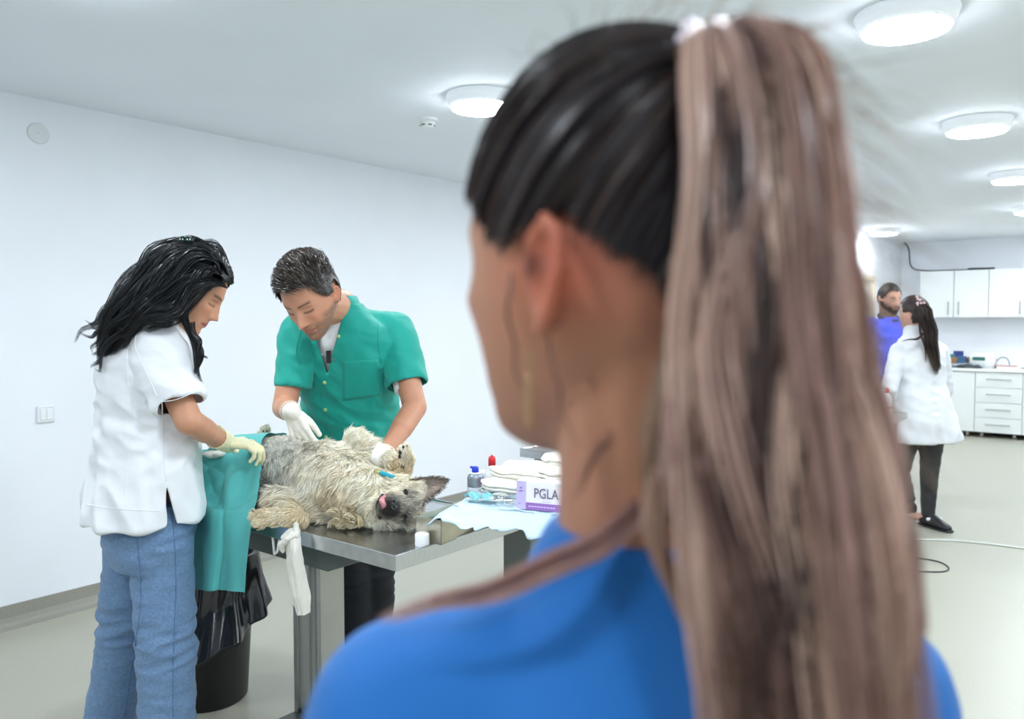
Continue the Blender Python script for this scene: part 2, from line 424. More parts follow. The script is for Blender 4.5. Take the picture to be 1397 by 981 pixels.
# coved vinyl skirting
def cove(name, X0, Y0, X1, Y1, nx, ny):
    prof = [(0, .105), (.006, .105), (.007, .045), (.014, .022), (.030, .009), (.060, .002), (.060, -.02), (0, -.02)]
    V = [RW(X+nx*a, Y+ny*a, z) for (X, Y) in ((X0, Y0), (X1, Y1)) for a, z in prof]; k = len(prof)
    Fc = [(i, (i+1) % k, k+(i+1) % k, k+i) for i in range(k)]+[tuple(range(k)), tuple(range(2*k-1, k-1, -1))]
    return struct(mesh_obj(name, V, Fc, M_cove, smooth=False))
cove('baseboard_left', XL, YR, XL, YJ, 1, 0)
cove('baseboard_side', XS, YJ, XS, YB, 1, 0)
cove('baseboard_jog', XL, YJ, XS, YJ, 0, -1)
cove('baseboard_back', XS, YB, XR, YB, 0, -1)
cove('baseboard_right', XR, YR, XR, YB, -1, 0)
# door in the side wall
yd1 = wallX(1187, XS); yd0 = yd1-.95
d = struct(rbox('door_1', (XS-.02, yd0, 0), (XS+.02, yd1, 1.98), mat('door_beige', 'd8cdbb', .5)))
for lo, hi in (((XS, yd0-.06, 0), (XS+.035, yd0, 2.04)), ((XS, yd1, 0), (XS+.035, yd1+.06, 2.04)), ((XS, yd0, 1.98), (XS+.035, yd1, 2.04))):
    rbox('door_frame', lo, hi, mat('door_frame_beige', 'dccdb4', .45), d, rootpar=d)
# flat cables / plates
def disc(vol, c, n, r, t, seg=48, r2=None):
    n = nrm(n); a = nrm(np.cross(n, A(.3, .2, 1) if abs(n[2]) < .9 else A(1, 0, 0))); b = np.cross(n, a); r2 = r if r2 is None else r2
    vol.loft([(np.asarray(c), a*r, b*r), (np.asarray(c)+n*t, a*r2, b*r2)], seg); return vol

# ------------------------------------------------------------------ ceiling lights
M_diff = mat('lamp_diffuser', 'ffffff', .5, emit=LAMP, ecol='eef6ff')
M_rim = mat('lamp_body', 'eef2f4', .35, emit=.10, ecol='eaf4ff')
def lamp(X, Y, label, group, r=.17):
    c = RW(X, Y, H); t = thing('ceiling_light', label, 'ceiling light', c, 0, group)
    v = Vol(); a, b = A(1, 0, 0), A(0, 1, 0)
    v.loft([(c, a*r, b*r), (c-A(0, 0, .006), a*(r+.002), b*(r+.002)), (c-A(0, 0, .040), a*(r-.010), b*(r-.010)), (c-A(0, 0, .058), a*(r-.022), b*(r-.022))], 56)
    o = v.obj('opal_body', M_rim, t)
    v = Vol(); v.loft([(c-A(0, 0, .0575), a*(r-.022), b*(r-.022)), (c-A(0, 0, .066), a*(r-.027), b*(r-.027)), (c-A(0, 0, .070), a*(r-.06), b*(r-.06))], 56)
    v.obj('diffuser', M_diff, t)
shown = {(-2.55, 1.10): 'round white ceiling light at the very top left edge of the picture',
         (-2.53, 2.97): 'round white ceiling light beside the forehead of the woman in blue',
         (-.68, 3.1): 'largest lit round ceiling light right of the pony tail',
         (-.73, 5.0): 'second lit round ceiling light in the row at the right',
         (-.80, 7.0): 'third lit round ceiling light in the right row, cut by the frame edge',
         (-.89, 9.1): 'smallest lit round ceiling light in the right row, cut by the frame edge',
         (-2.50, 10.25): 'small lit round ceiling light far away above the bearded man'}
pix = {(-2.53, 2.97): (657, 149), (-.68, 3.1): (1236, 43), (-.73, 5.0): (1333, 181), (-.80, 7.0): (1385, 248), (-.89, 9.1): (1409, 291)}
for (X, Y), lb in shown.items():
    if (X, Y) in pix: g_ = G(*pix[(X, Y)], H-.065); X, Y = float(np.dot(g_, VV)), float(np.dot(g_, UU))
    lamp(X, Y, lb, 'round ceiling lights')
for X, Y in ((-2.55, 4.9), (-2.55, 6.9), (-2.55, -.8), (-.7, 1.2), (-.7, -.8), (1.1, -.8), (1.1, 1.2), (1.1, 3.1), (1.1, 5.0), (1.1, 7.0), (1.1, 9.1), (-.85, 11.0), (1.1, 11.0), (2.9, 3.1), (2.9, 7.0), (2.9, 11.0), (2.9, -.8)):
    lamp(X, Y, 'round white ceiling light of the same rows, outside the picture', 'round ceiling lights outside the picture')
# smoke detector
p = G(583, 170, H-.03); p[2] = H
t = thing('smoke_detector', 'small white smoke detector on the ceiling beside a round light', 'smoke detector', p)
a, b, z = A(1, 0, 0), A(0, 1, 0), A(0, 0, 1)
v = Vol(); v.loft([(p, a*.055, b*.055), (p-z*.012, a*.055, b*.055), (p-z*.016, a*.047, b*.047)], 32); v.obj('base', M_white, t, smooth=False)
v = Vol(); v.loft([(p-z*.016, a*.042, b*.042), (p-z*.030, a*.040, b*.040), (p-z*.046, a*.030, b*.030), (p-z*.048, a*.020, b*.020)], 32); v.obj('sensor_cap', M_white, t)
for k in range(6):
    an = k*1.047; q = p-z*.036+A(math.cos(an), math.sin(an), 0)*.0375; v = Vol(); tn = A(-math.sin(an), math.cos(an), 0)
    v.cap(q-tn*.008, .003, q+tn*.008, .003, n=8); v.obj('vent_slot', M_black, t)
# round covers on the walls
def wallcover(px, py, X, r, label):
    Y = wallX(px, X); c = RW(X, Y, zat(py, X, Y)); t = thing('wall_cover', label, 'wall cover', c)
    v = Vol(); disc(v, c, VV, r, .008, r2=r-.004); v.obj('cover_plate', mat('cover_white', 'dfe3e4', .5), t, smooth=False)
    v = Vol(); disc(v, c+VV*.008, VV, r*.12, .003, 16); v.obj('screw', M_white, t)
wallcover(60, 182, XL, .052, 'round white cover plate high on the left wall')
wallcover(1213, 353, XS, .075, 'faint round cover on the far side wall above the bearded man')
# light switch
Y = wallX(59, XL); zc = zat(565, XL, Y); c = RW(XL, Y, zc)
t = thing('light_switch', 'white double light switch on the left wall', 'light switch', c)
rbox('switch_frame', (XL, Y-.042, zc-.042), (XL+.011, Y+.042, zc+.042), mat('switch_white', 'e4e7ea', .3), t, bevel=.005)
for sg in (-1, 1): rbox('rocker', (XL+.008, Y+sg*.0145-.0135, zc-.028), (XL+.016, Y+sg*.0145+.0135, zc+.028), mat('switch_white2', 'eff1f3', .25), t, bevel=.003)

# ------------------------------------------------------------------ cabinets
YU, YLo = 11.93, 11.70
x0 = onY(1253, YU); xs = [x0, onY(1299.5, YU), onY(1347, YU)]; wdt = xs[2]-xs[1]; xs += [xs[2]+wdt, xs[2]+2*wdt]
zt = zat(369, xs[1], YU); zb = zat(433, xs[1], YU)
def handle(name, p0, p1, out, par, root):
    v = Vol(); o = out*.025; v.cap(p0+o, .006, p1+o, .006, n=10)
    for q in (p0, p1): v.cap(q, .005, q+o, .005, n=8)
    return mesh_obj(name, v.arr(), v.F, M_steel2, par, rootpar=root)
ups = ['white wall cabinet with one door at the left end of the upper row', 'white wall cabinet, second from the left in the upper row', 'white wall cabinet, third from the left in the upper row', 'white wall cabinet at the right end of the upper row, outside the frame']
for i in range(4):
    t = thing('wall_cabinet', ups[i], 'cabinet', RW(xs[i], YB, zb), -YAW, 'white wall cabinets')
    rbox('cabinet_body', (xs[i]+.001, YU+.018, zb), (xs[i+1]-.001, YB, zt), M_lam, t)
    dr = rbox('door', (xs[i]+.004, YU, zb+.003), (xs[i+1]-.004, YU+.017, zt-.003), M_lam, t, bevel=.002)
    hx = xs[i+1]-.06 if i in (0, 2) else xs[i]+.06
    if i == 2: hx = xs[i+1]-.05
    handle('handle', RW(hx, YU, zb+.04), RW(hx, YU, zb+.20), -UU, dr, t)
l1 = onY(1332, YLo); l2 = onY(1397.5, YLo); l0 = l1-.60; lm = l0-.42
ztop = zat(503, l1, YLo-.02); zlow = zat(589, l1, YLo)
def lower(x0, x1, label, drawers, hs):
    t = thing('base_cabinet', label, 'cabinet', RW(x0, YB, 0), -YAW, 'white base cabinets')
    rbox('cabinet_body', (x0+.001, YLo+.018, zlow), (x1-.001, YB, ztop-.035), M_lam, t)
    if drawers:
        h = (ztop-.045-zlow)/4
        for k in range(4):
            dz = zlow+k*h; dr = rbox('drawer', (x0+.004, YLo, dz+.003), (x1-.004, YLo+.017, dz+h-.003), M_lam, t, bevel=.002)
            m = (x0+x1)/2; zz = dz+h*.55; handle('handle', RW(m-.13, YLo, zz), RW(m+.13, YLo, zz), -UU, dr, t)
    else:
        dr = rbox('door', (x0+.004, YLo, zlow+.003), (x1-.004, YLo+.017, ztop-.045), M_lam, t, bevel=.002)
        handle('handle', RW(hs, YLo, ztop-.28), RW(hs, YLo, ztop-.12), -UU, dr, t)
    for xx in (x0+.08, x1-.08):
        for yy in (YLo+.06, YB-.12):
            v = Vol(); disc(v, RW(xx, yy, 0), A(0, 0, 1), .022, zlow, 16); v.obj('leg', M_steel2, t)
lower(lm, l0, 'white base cabinet at the left end, behind the woman in the lab coat', False, lm+.05)
lower(l0, l1, 'white base cabinet with plain door left of the drawers', False, l0+.06)
lower(l1, l2, 'white base cabinet with four drawers and steel bar handles', True, 0)
lower(l2, l2+.6, 'white base cabinet at the right frame edge beside the drawers', False, l2+.5)
wt = rbox('worktop', (lm-.01, YLo-.02, ztop-.034), (l2+.61, YB, ztop), mat('worktop_white', 'f0f2f0', .3), bevel=.003)
tag(wt, 'white worktop running along the base cabinets', 'worktop')
kk = rbox('kick_board', (lm, YB-.16, 0), (l2+.6, YB-.14, zlow), M_black); tag(kk, 'black recess board under the base cabinets', 'kick board')
zw = ztop
# things on the worktop
X = onY(1342, 11.95)
t = thing('sterilizer', 'white tabletop device with a dark display on the worktop', 'device', RW(X, 11.95, zw), -YAW)
v = Vol(); L = []
for (dx, z0) in ((-.14, 0),): pass
c0 = RW(X, 11.95, zw)
v.loft([(c0+A(0, 0, .0), VV*.15, UU*.13, 5), (c0+A(0, 0, .12), VV*.15, UU*.13, 5), (c0+A(0, 0, .17), VV*.14, UU*.12, 4), (c0+A(0, 0, .20)+UU*.02, VV*.10, UU*.08, 4)], 40); v.obj('housing', mat('device_white', 'e8ecea', .35), t)
rbox('display', (X-.10, 11.95-.136, zw+.10), (X+.04, 11.95-.128, zw+.145), mat('display_teal', '3f6f68', .2), t)
rbox('base_plate', (X-.13, 11.83, zw), (X+.13, 12.05, zw+.012), M_grey, t)
def tube(name, pts, r, m, label=None, cat=None, parent=None, K=60, rootpar=None, kind=None):
    C = spline(pts, K); T = np.gradient(C, axis=0); T /= np.linalg.norm(T, axis=1)[:, None]; R = []
    for p_, t_ in zip(C, T):
        a_ = nrm(np.cross(t_, A(.13, .2, 1) if abs(t_[2]) < .9 else A(1, 0, 0))); R.append((p_, a_*r, np.cross(t_, a_)*r))
    v_ = Vol(); v_.loft(R, 10); o = mesh_obj(name, v_.arr(), v_.F, m, parent, rootpar=rootpar)
    if label: tag(o, label, cat)
    return o
tube('power_cord', [RW(X+.14, 11.98, zw+.08), RW(X+.2, 11.95, zw+.14), RW(X+.27, 11.95, zw+.12), RW(X+.29, 11.95, zw+.03), RW(X+.2, 12, zw+.005), RW(X+.5, 12.1, zw+.006)], .005, M_black, 'black cord looping out of the white tabletop device', 'cord')
def cbox(name, px, w, dpt, z0, z1, m, label, cat, Y0=11.95, ang=0, bev=.003):
    X = onY(px, Y0); c = RW(X, Y0, zw); t = thing(name, label, cat, c, -YAW+ang)
    v = Vol(); v.box((-w/2, -dpt/2, z0), (w/2, dpt/2, z1)); o = mesh_obj('carton', v.arr(), v.F, m, t, smooth=False, world=False)
    md = o.modifiers.new('b', 'BEVEL'); md.width = bev; md.segments = 2
    return t
cbox('cardboard_box', 1311, .20, .16, 0, .13, mat('cardboard', 'a5805a', .7, noise_s=30, noise_a=.08), 'brown cardboard box on the worktop left of the white device', 'box', 12.0)
cbox('plastic_tub', 1313, .09, .08, 0, .15, mat('tub_blue', '2f5f86', .4), 'blue plastic tub in front of the brown cardboard box', 'tub', 11.86)
cbox('detergent_bottle', 1301, .10, .08, 0, .17, mat('tub_teal', '3f8390', .4), 'teal bottle at the left of the things on the worktop', 'bottle', 11.98, .3)
cbox('blue_carton', 1308, .10, .08, .132, .21, mat('carton_blue', '2a3e86', .5), 'dark blue carton on top of the brown cardboard box', 'box', 12.0, .5)
cbox('paper_stack', 1377, .26, .20, 0, .03, mat('paper_white', 'e9e6e2', .6), 'white stack of papers on the worktop right of the device', 'papers', 11.9, .1)
cbox('red_folder', 1374, .22, .16, .031, .042, mat('folder_red', 'c98d84', .5), 'thin pale red folder lying on the white paper stack', 'folder', 11.9, -.1)
rs = np.random.RandomState(5)
X = onY(1318, 11.80); c = RW(X, 11.80, zw); t = thing('plastic_bag', 'crumpled grey and black plastic bag lying on the worktop', 'bag', c)
v = Vol(); v.ell(c+A(0, 0, .028), VV*.19, UU*.085, A(0, 0, .03)); v.ell(c+VV*.1+A(0, 0, .02), VV*.1, UU*.07, A(0, 0, .02)); V, Fq = remesh(v, .008, 1)
N = normals(V, Fq); V = V+N*folds(V, (25, 25, 25), .012, 3)[:, None]; V[:, 2] = np.maximum(V[:, 2], zw+.001)
cc = np.where((noise(V*14) > .0)[:, None], np.array(lin('3a3f45')), np.array(lin('a8afb5')))
mesh_obj('bag_film', V, Fq, mat('bag_film', 'ffffff', .3, attr=True), t, col=cc)
# black cable hanging from the ceiling to the cabinets
tube('ceiling_cable', [RW(XS+.05, 12.2, H), RW(XS+.12, 12.15, H-.10), RW(xs[0]-.15, 12.1, zt+.09), RW(xs[0]+.02, 12.02, zt+.018), RW(xs[1], 12.0, zt+.008), RW(xs[1]+.35, 12.0, zt+.008)], .009, M_black, 'black cable drooping from the ceiling onto the wall cabinets', 'cable')
v = Vol(); q = RW(xs[1]+.16, 11.99, zt+.015); v.cap(q, .018, q+VV*.28, .015, flat=(A(0, 0, 1), .8)); tag(v.obj('adapter', M_black), 'black adapter lying on top of the wall cabinets', 'adapter')
# floor cables
tube('white_cable', [G(1120, 735, .006), G(1225, 736, .006), G(1290, 737, .006), G(1340, 741, .006), G(1397, 748, .006), G(1470, 757, .006)], .006, mat('cable_white', 'd9dcd6', .4), 'white cable running across the floor at the right', 'cable')
tube('black_cable', [G(1150, 755, .004), G(1230, 760, .004), G(1275, 765, .004), G(1294, 774, .004), G(1285, 780, .004), G(1240, 779, .004), G(1160, 775, .004)], .004, M_black, 'thin black cable looped on the floor near the blue shoulder', 'cable')

# ================================================================== THE EXAMINATION TABLE
HT = .88
C0 = P(540, 762, .60*1100/324); C0[2] = 0
CX = np.dot(C0, VV); CY = np.dot(C0, UU)
def T(v_, u_, z_): return RW(CX+v_, CY+u_, z_)       # v_: to the right (negative = left), u_: away
TL, TWd = 1.24, .545
def steel_table(name, label, ox, oy, ht, L, Wd, m=M_steel, column=True):
    """ox, oy room coordinates of the near right corner; extends to -X by L and +Y by Wd"""
    t = thing(name, label, 'table', RW(ox-L/2, oy+Wd/2, 0), -YAW)
    v = Vol(); lo = (-L/2, -Wd/2); hi = (L/2, Wd/2); e = .011; dz = .010
    def lp(o_, z_): return [(-L/2+o_, -Wd/2+o_, z_), (L/2-o_, -Wd/2+o_, z_), (L/2-o_, Wd/2-o_, z_), (-L/2+o_, Wd/2-o_, z_)]
    Ls = [lp(0, ht-.042), lp(0, ht), lp(.008, ht), lp(.014, ht-.004), lp(.024, ht-.006), lp(.06, ht-.006)]
    V = sum(Ls, []); Fc = []
    for k in range(len(Ls)-1):
        for i in range(4): Fc.append((k*4+i, k*4+(i+1) % 4, k*4+4+(i+1) % 4, k*4+4+i))
    n = len(Ls)*4; Fc.append((n-4, n-3, n-2, n-1))
    V += lp(.006, ht-.042)+lp(.006, ht-.02)
    for k in (n,):
        for i in range(4): Fc.append((n+i, n+4+i, n+4+(i+1) % 4, n+(i+1) % 4)); Fc.append((i, n+i, n+(i+1) % 4, (i+1) % 4))
    Fc.append((n+4, n+7, n+6, n+5))
    o = mesh_obj('tabletop', V, Fc, m, t, smooth=False, world=False)
    md = o.modifiers.new('b', 'BEVEL'); md.width = .002; md.segments = 2; md.limit_method = 'ANGLE'
    def lb(nm, lo, hi, mm, bev=.003):
        v = Vol(); v.box(lo, hi); q = mesh_obj(nm, v.arr(), v.F, mm, t, smooth=False, world=False)
        if bev: md = q.modifiers.new('b', 'BEVEL'); md.width = bev; md.segments = 2
        return q
    return t, lb
t, lb = steel_table('examination_table', 'stainless steel veterinary table carrying the dog', CX, CY, HT, TL, TWd)
# tapered apron under the top
y0, y1 = -.17, .17
V = []
for y in (y0, y1): V += [(-.50, y, HT-.035), (.40, y, HT-.035), (.38, y, HT-.075), (.22, y, HT-.145), (-.50, y, HT-.145)]
Fc = [(0, 4, 3, 2, 1), (5, 6, 7, 8, 9)]+[(i, (i+1) % 5, 5+(i+1) % 5, 5+i) for i in range(5)]
mesh_obj('apron', V, Fc, M_grey, t, smooth=False, world=False)
lb('column', (-.09, -.055, .17), (.025, .055, HT-.14), M_alu, .004)
lb('column_sleeve', (-.098, -.063, .17), (-.075, .063, .60), M_steel2, .003)
lb('column_rail', (-.018, -.060, .17), (-.012, -.054, HT-.15), M_steel2, .001)
lb('column_rail', (.015, -.061, .17), (.026, -.045, HT-.15), M_steel2, .001)
v = Vol(); disc(v, A(-.065, -.062, .185), A(0, -1, 0), .007, .006, 12); mesh_obj('bolt', v.arr(), v.F, M_black, t, world=False)
lb('base_plate', (-.105, -.30, .09), (.035, .30, .17), M_grey, .006)
lb('base_beam', (.065, -.06, .10), (.40, .06, .16), M_grey, .006)
for sx in (-.01, .34):
    for sy in ((-.26, .26) if sx < 0 else (-.03, .03)):
        v = Vol(); v.cap(A(sx-.0, sy-.015, .05), .048, A(sx, sy+.015, .05), .048, n=20); v.cap(A(sx, sy, .06), .02, A(sx, sy, .11), .02)
        mesh_obj('castor', v.arr(), v.F, M_black, t, world=False)
v = Vol(); v.cap(A(-.12, -.22, HT-.045), .011, A(-.36, -.23, HT-.17), .011, flat=(A(0, 1, 0), .5)); v.cap(A(-.02, -.22, HT-.043), .011, A(-.12, -.22, HT-.045), .011); mesh_obj('brace', v.arr(), v.F, M_black, t, world=False)
v = Vol(); v.chain([A(.07, -.255, HT-.045), A(.085, -.26, HT-.095), A(.10, -.26, HT-.085), A(.11, -.26, HT-.05)], [.004]*4); mesh_obj('hook', v.arr(), v.F, M_white, t, world=False)
EXAM = t
# second steel table by the wall
c2 = P(709, 612, .60*1100/174)
t2, lb = steel_table('steel_table', 'steel table behind the white gauze pads', np.dot(c2, VV)+1.25, np.dot(c2, UU), HT, 1.25, .6, M_steel)
for sx in (-.55, .55):
    for sy in (-.24, .24): lb('leg', (sx-.02, sy-.02, 0), (sx+.02, sy+.02, HT-.02), M_steel2)
lb('shelf', (-.56, -.25, .25), (.56, .25, .27), M_steel2)
# third table by the far people
c3 = P(1238, 563, .60*1100/(563-438))
t3, lb = steel_table('steel_trolley', 'steel table between the bearded man and the woman in the lab coat', np.dot(c3, VV), np.dot(c3, UU)-.55, HT, 1.1, .55, M_steel)
for sx in (-.48, .48):
    for sy in (-.22, .22): lb('leg', (sx-.018, sy-.018, 0), (sx+.018, sy+.018, HT-.02), M_steel2)

# ------------------------------------------------------------------ things on the table
def lathe(vol, c, prof, seg=32):
    vol.loft([(np.asarray(c)+A(0, 0, z_), A(r_, 0, 0), A(0, r_, 0)) for r_, z_ in prof], seg); return vol
HZ = HT-.006
c = G(576, 741, HT); c[2] = HZ
t = thing('tape_roll', 'small white roll of medical tape standing near the table corner', 'tape', c)
v = Vol(); lathe(v, c, [(.0185, 0), (.0195, .001), (.0195, .030), (.018, .0335), (.012, .034)], 40); v.obj('roll', mat('cap_white', 'f2f4f4', .35), t, smooth=True)
v = Vol(); lathe(v, c, [(.0200, .006), (.0200, .008)], 40); v.obj('rib', mat('cap_white', 'f2f4f4', .35), t)
# open steel box
bc = G(602, 741, HT); ang = -math.radians(30)
t = thing('steel_box', 'open steel instrument box beside the dog head', 'box', (bc[0], bc[1], HZ), ang)
W_, D_, Hh = .085, .30, .068; k = .0025
v = Vol(); v.box((-W_, 0, 0), (0, D_, .003)); v.box((-W_, 0, 0), (0, k, Hh)); v.box((-W_, D_-k, 0), (0, D_, Hh)); v.box((-W_, 0, 0), (-W_+k, D_, Hh)); v.box((-k, 0, 0), (0, D_, Hh))
mesh_obj('box_wall', v.arr(), v.F, mat('box_steel', 'bdb8a4', .30, metal=.9, noise_s=15, noise_a=.12), t, smooth=False, world=False)
v = Vol(); v.box((-W_+.004, .004, .004), (-.004, D_-.004, .045)); mesh_obj('box_fill', v.arr(), v.F, mat('box_fill_dark', '26383a', .8), t, smooth=False, world=False)  # plain dark green block filling the box below its rim
# mayo stand
mc = A(-.15, 2.17, 0); ma = nrm(A(.37, .93, 0)); mb = nrm(A(.93, -.37, 0)); MZ = .970; mang = -math.atan2(.37, .93)
t = thing('instrument_stand', 'instrument tray stand under the pale blue sheet', 'stand', mc, mang)
def lbx(t, nm, lo, hi, m, bev=.003):
    v = Vol(); v.box(lo, hi); q = mesh_obj(nm, v.arr(), v.F, m, t, smooth=False, world=False)
    if bev: md = q.modifiers.new('b', 'BEVEL'); md.width = bev; md.segments = 2
    return q
lbx(t, 'tray', (0, 0, MZ-.022), (.56, .40, MZ-.004), M_steel2)
pc = P(711, 745, 2.50)
lp_ = local(t, [pc])[0]
lbx(t, 'post', (lp_[0]-.045, lp_[1]-.04, .08), (lp_[0]+.045, lp_[1]+.04, MZ-.02), M_grey, .005)
lbx(t, 'foot', (lp_[0]-.05, lp_[1]-.15, .03), (lp_[0]+.45, lp_[1]+.15, .08), M_grey, .005)
def M(b_, a_, z_): return A(mc[0], mc[1], 0)+mb*b_+ma*a_+A(0, 0, z_)
# sheet over it: grid in (b, a) with rounded fall at the edges
def sheet(name, B0, B1, A0, A1, zf, m, label, cat, nb=110, na=90, thick=.0015):
    bs = np.linspace(B0, B1, nb); as_ = np.linspace(A0, A1, na); V = []; 
    BB, AA = np.meshgrid(bs, as_); BB = BB.ravel(); AA = AA.ravel()
    rr = np.where((BB < 0) & (AA < 0), np.sqrt((BB/B0)**2+(AA/A0)**2), 1); rr = np.maximum(rr, 1); BB = BB/rr; AA = AA/rr; b_, a_, z_ = zf(BB, AA)
    V = A(mc[0], mc[1], 0)[None]+b_[:, None]*mb+a_[:, None]*ma; V[:, 2] = z_
    Fq = np.array([[j*nb+i, j*nb+i+1, (j+1)*nb+i+1, (j+1)*nb+i] for j in range(na-1) for i in range(nb-1)])
    o = mesh_obj(name, V, Fq, m); md = o.modifiers.new('s', 'SOLIDIFY'); md.thickness = thick
    return tag(o, label, cat) if label else o
def zf(b, a):
    q = np.stack([b*9, a*9, b*0], 1); f = noise(q)*.012+noise(q*2.3+4)*.008+(1-2*np.abs(noise(q*1.6+9)))*.014+(1-2*np.abs(noise(q*3.1+2)))*.006
    left = np.clip(-b, 0, 1); near = np.clip(-a, 0, 1)
    # paper sheet falls over the left and the near edge
    d = np.sqrt(np.maximum(left-.01, 0)**2+np.maximum(near-.01, 0)**2)
    fall = np.where(d > 0, d*(.72+.35*noise(q*.9+3)), 0)
    z = MZ+.004+f*(.30+7*np.minimum(d, .1))+.004-fall
    return b+f*.6*(d > 0), a+f*.6*(d > 0), np.maximum(z, HT+.012)
M_sheet = mat('pale_blue_sheet', 'c3d9e4', .6, noise_s=6, noise_a=.03, bump=.3, bump_s=60)
sheet('surgical_sheet', -.10, .58, -.075, .42, zf, M_sheet, 'crumpled pale blue paper sheet draped over the instrument stand', 'sheet')
# gauze pads
def pad(c, rb, ra, hz, ang, label, seed, m=None, layers=3, tilt=0):
    cb = math.cos(ang); sb = math.sin(ang); x = mb*cb+ma*sb; y = -mb*sb+ma*cb; x = nrm(x+A(0, 0, tilt))
    v = Vol(); R = []
    zs = []
    for k in range(layers):
        z0 = hz*k/layers; z1 = hz*(k+1)/layers
        for f_, s_ in ((0, .93), (.2, 1.0), (.8, 1.0), (1, .93)): zs.append((z0+(z1-z0)*f_, s_))
    rs = np.random.RandomState(seed)
    for z_, s_ in [(0, .3)]+zs+[(hz, .5), (hz, .15)]:
        R.append((c+A(0, 0, z_), x*rb*s_, y*ra*s_, 3.2))
    v.loft(R, 64); V = v.arr(); N = np.zeros_like(V)
    V0 = V-c; w_ = folds(V, (14, 14, 22), .010, seed)+noise(V*A(30, 30, 60)+seed)*.005
    V = V+w_[:, None]*(nrm(A(0, 0, 1))[None]*.7+V0/np.linalg.norm(V0, axis=1).max()*1.0)*sstep(0, .02, V0[:, 2]-0)[:, None]
    o = mesh_obj('gauze_pad', V, v.F, m or M_gauze); md = o.modifiers.new('s', 'SUBSURF'); md.levels = 1; md.render_levels = 1
    return tag(o, label, 'gauze pad', 'white gauze pads on the instrument stand')
M_gauze = mat('gauze', 'e6e4da', .85, bump=.5, bump_s=220, noise_s=8, noise_a=.02, sss=.05)
pad(M(.145, .20, MZ+.010), .135, .11, .040, .1, 'lowest white folded gauze pad directly behind the instruments', 1, layers=4)
pad(M(.125, .26, MZ+.045), .115, .10, .032, -.25, 'white gauze pad in the middle of the pile, its left corner sticking out', 2)
pad(M(.29, .27, MZ+.012), .14, .12, .075, .2, 'large stack of white gauze pads behind the lettered carton', 3, layers=6)
pad(M(.25, .34, MZ+.078), .115, .09, .030, .15, 'topmost flat white gauze pad of the pile', 4, tilt=.05)
pad(M(.33, .34, MZ+.09), .085, .08, .05, .6, 'peaked white gauze pad on top beside the neck of the woman in blue', 5, tilt=.2)
# PGLA carton
pl, pr = P(704, 706, 2.125), P(772, 716, 2.07)
pl[2] = MZ+.012; w_ = .155; dx = nrm(A(pr[0]-pl[0], pr[1]-pl[1], 0)); ca = math.atan2(dx[1], dx[0])
t = thing('suture_carton', 'white and purple carton lettered PGLA on the instrument stand', 'box', pl, ca)
hb_ = .074; tl = .05
def cart(nm, lo, hi, m):
    v = Vol(); v.box(lo, hi); V = v.arr(); V[:, 1] += V[:, 2]*tl; return mesh_obj(nm, V, v.F, m, t, smooth=False, world=False)
body = cart('carton', (0, 0, 0), (w_, .045, hb_), mat('carton_white', 'f0edf3', .45))
def face(nm, x0, x1, z0, z1, m, off=.0006):
    V = [(x0, z0*tl-off, z0), (x1, z0*tl-off, z0), (x1, z1*tl-off, z1), (x0, z1*tl-off, z1), (x0, z0*tl+.001, z0), (x1, z0*tl+.001, z0), (x1, z1*tl+.001, z1), (x0, z1*tl+.001, z1)]
    return mesh_obj(nm, V, [(0, 1, 2, 3), (0, 4, 5, 1), (3, 2, 6, 7), (0, 3, 7, 4), (1, 5, 6, 2)], m, t, smooth=False, world=False)
face('lilac_panel', 0, .028, 0, hb_, mat('lilac', 'c9bde6', .45))
face('purple_band', .028, w_, 0, .019, mat('purple', '9a6fb8', .45))
def text(s_, size, loc, m, par, rot=(math.pi/2, 0, 0), name='lettering', sx=.8, off=0):
    c = bpy.data.curves.new('txt', 'FONT'); c.body = s_; c.size = size; c.extrude = .0003; c.offset = off; c.resolution_u = 3
    o = bpy.data.objects.new('txt', c); COL.objects.link(o); dg = bpy.context.evaluated_depsgraph_get(); dg.update()
    me = bpy.data.meshes.new_from_object(o.evaluated_get(dg)); bpy.data.objects.remove(o)
    me.materials.clear(); me.materials.append(m); q = bpy.data.objects.new(name, me); put(q, par); q.location = loc; q.rotation_euler = rot; q.scale = (sx, 1, 1); return q
text('PGLA', .037, (.050, -.0012+.034*tl, .033), mat('ink_grey', '6d6680', .5), t, sx=.78)
for k_ in range(9): face('fine_print', .036+k_*.0085, .0425+k_*.0085, .008, .011, mat('ink_lilac', 'd9c7ea', .5), .001)
face('fine_print', .075, .098, .0235, .0255, mat('ink_lilac', 'd9c7ea', .5), .001)
v = Vol(); V = [(.009, .001*0, .058), (.013, 0, .053), (.018, 0, .060), (.0135, 0, .0565)]
V = [(x, z*tl-.0012, z) for x, _, z in V]; mesh_obj('emblem', V+[(x, y+.001, z) for x, y, z in V], [(0, 1, 2, 3), (0, 4, 5, 1), (1, 5, 6, 2), (2, 6, 7, 3), (3, 7, 4, 0)], mat('ink_violet', '6b4fa0', .5), t, smooth=False, world=False)
for (zz, ww) in ((.048, .014), (.046, .010), (.014, .006)):
    face('fine_print', .007, .007+ww, zz, zz+.0012, mat('ink_violet', '6b4fa0', .5), .001)
V = [(x, z*tl-.0012, z) for x, z in ((.133, .023), (.141, .023), (.139, .031), (.1365, .028), (.135, .027))]
mesh_obj('red_mark', V, [(0, 1, 2, 3, 4)], mat('ink_red', 'c8473a', .5), t, smooth=False, world=False)
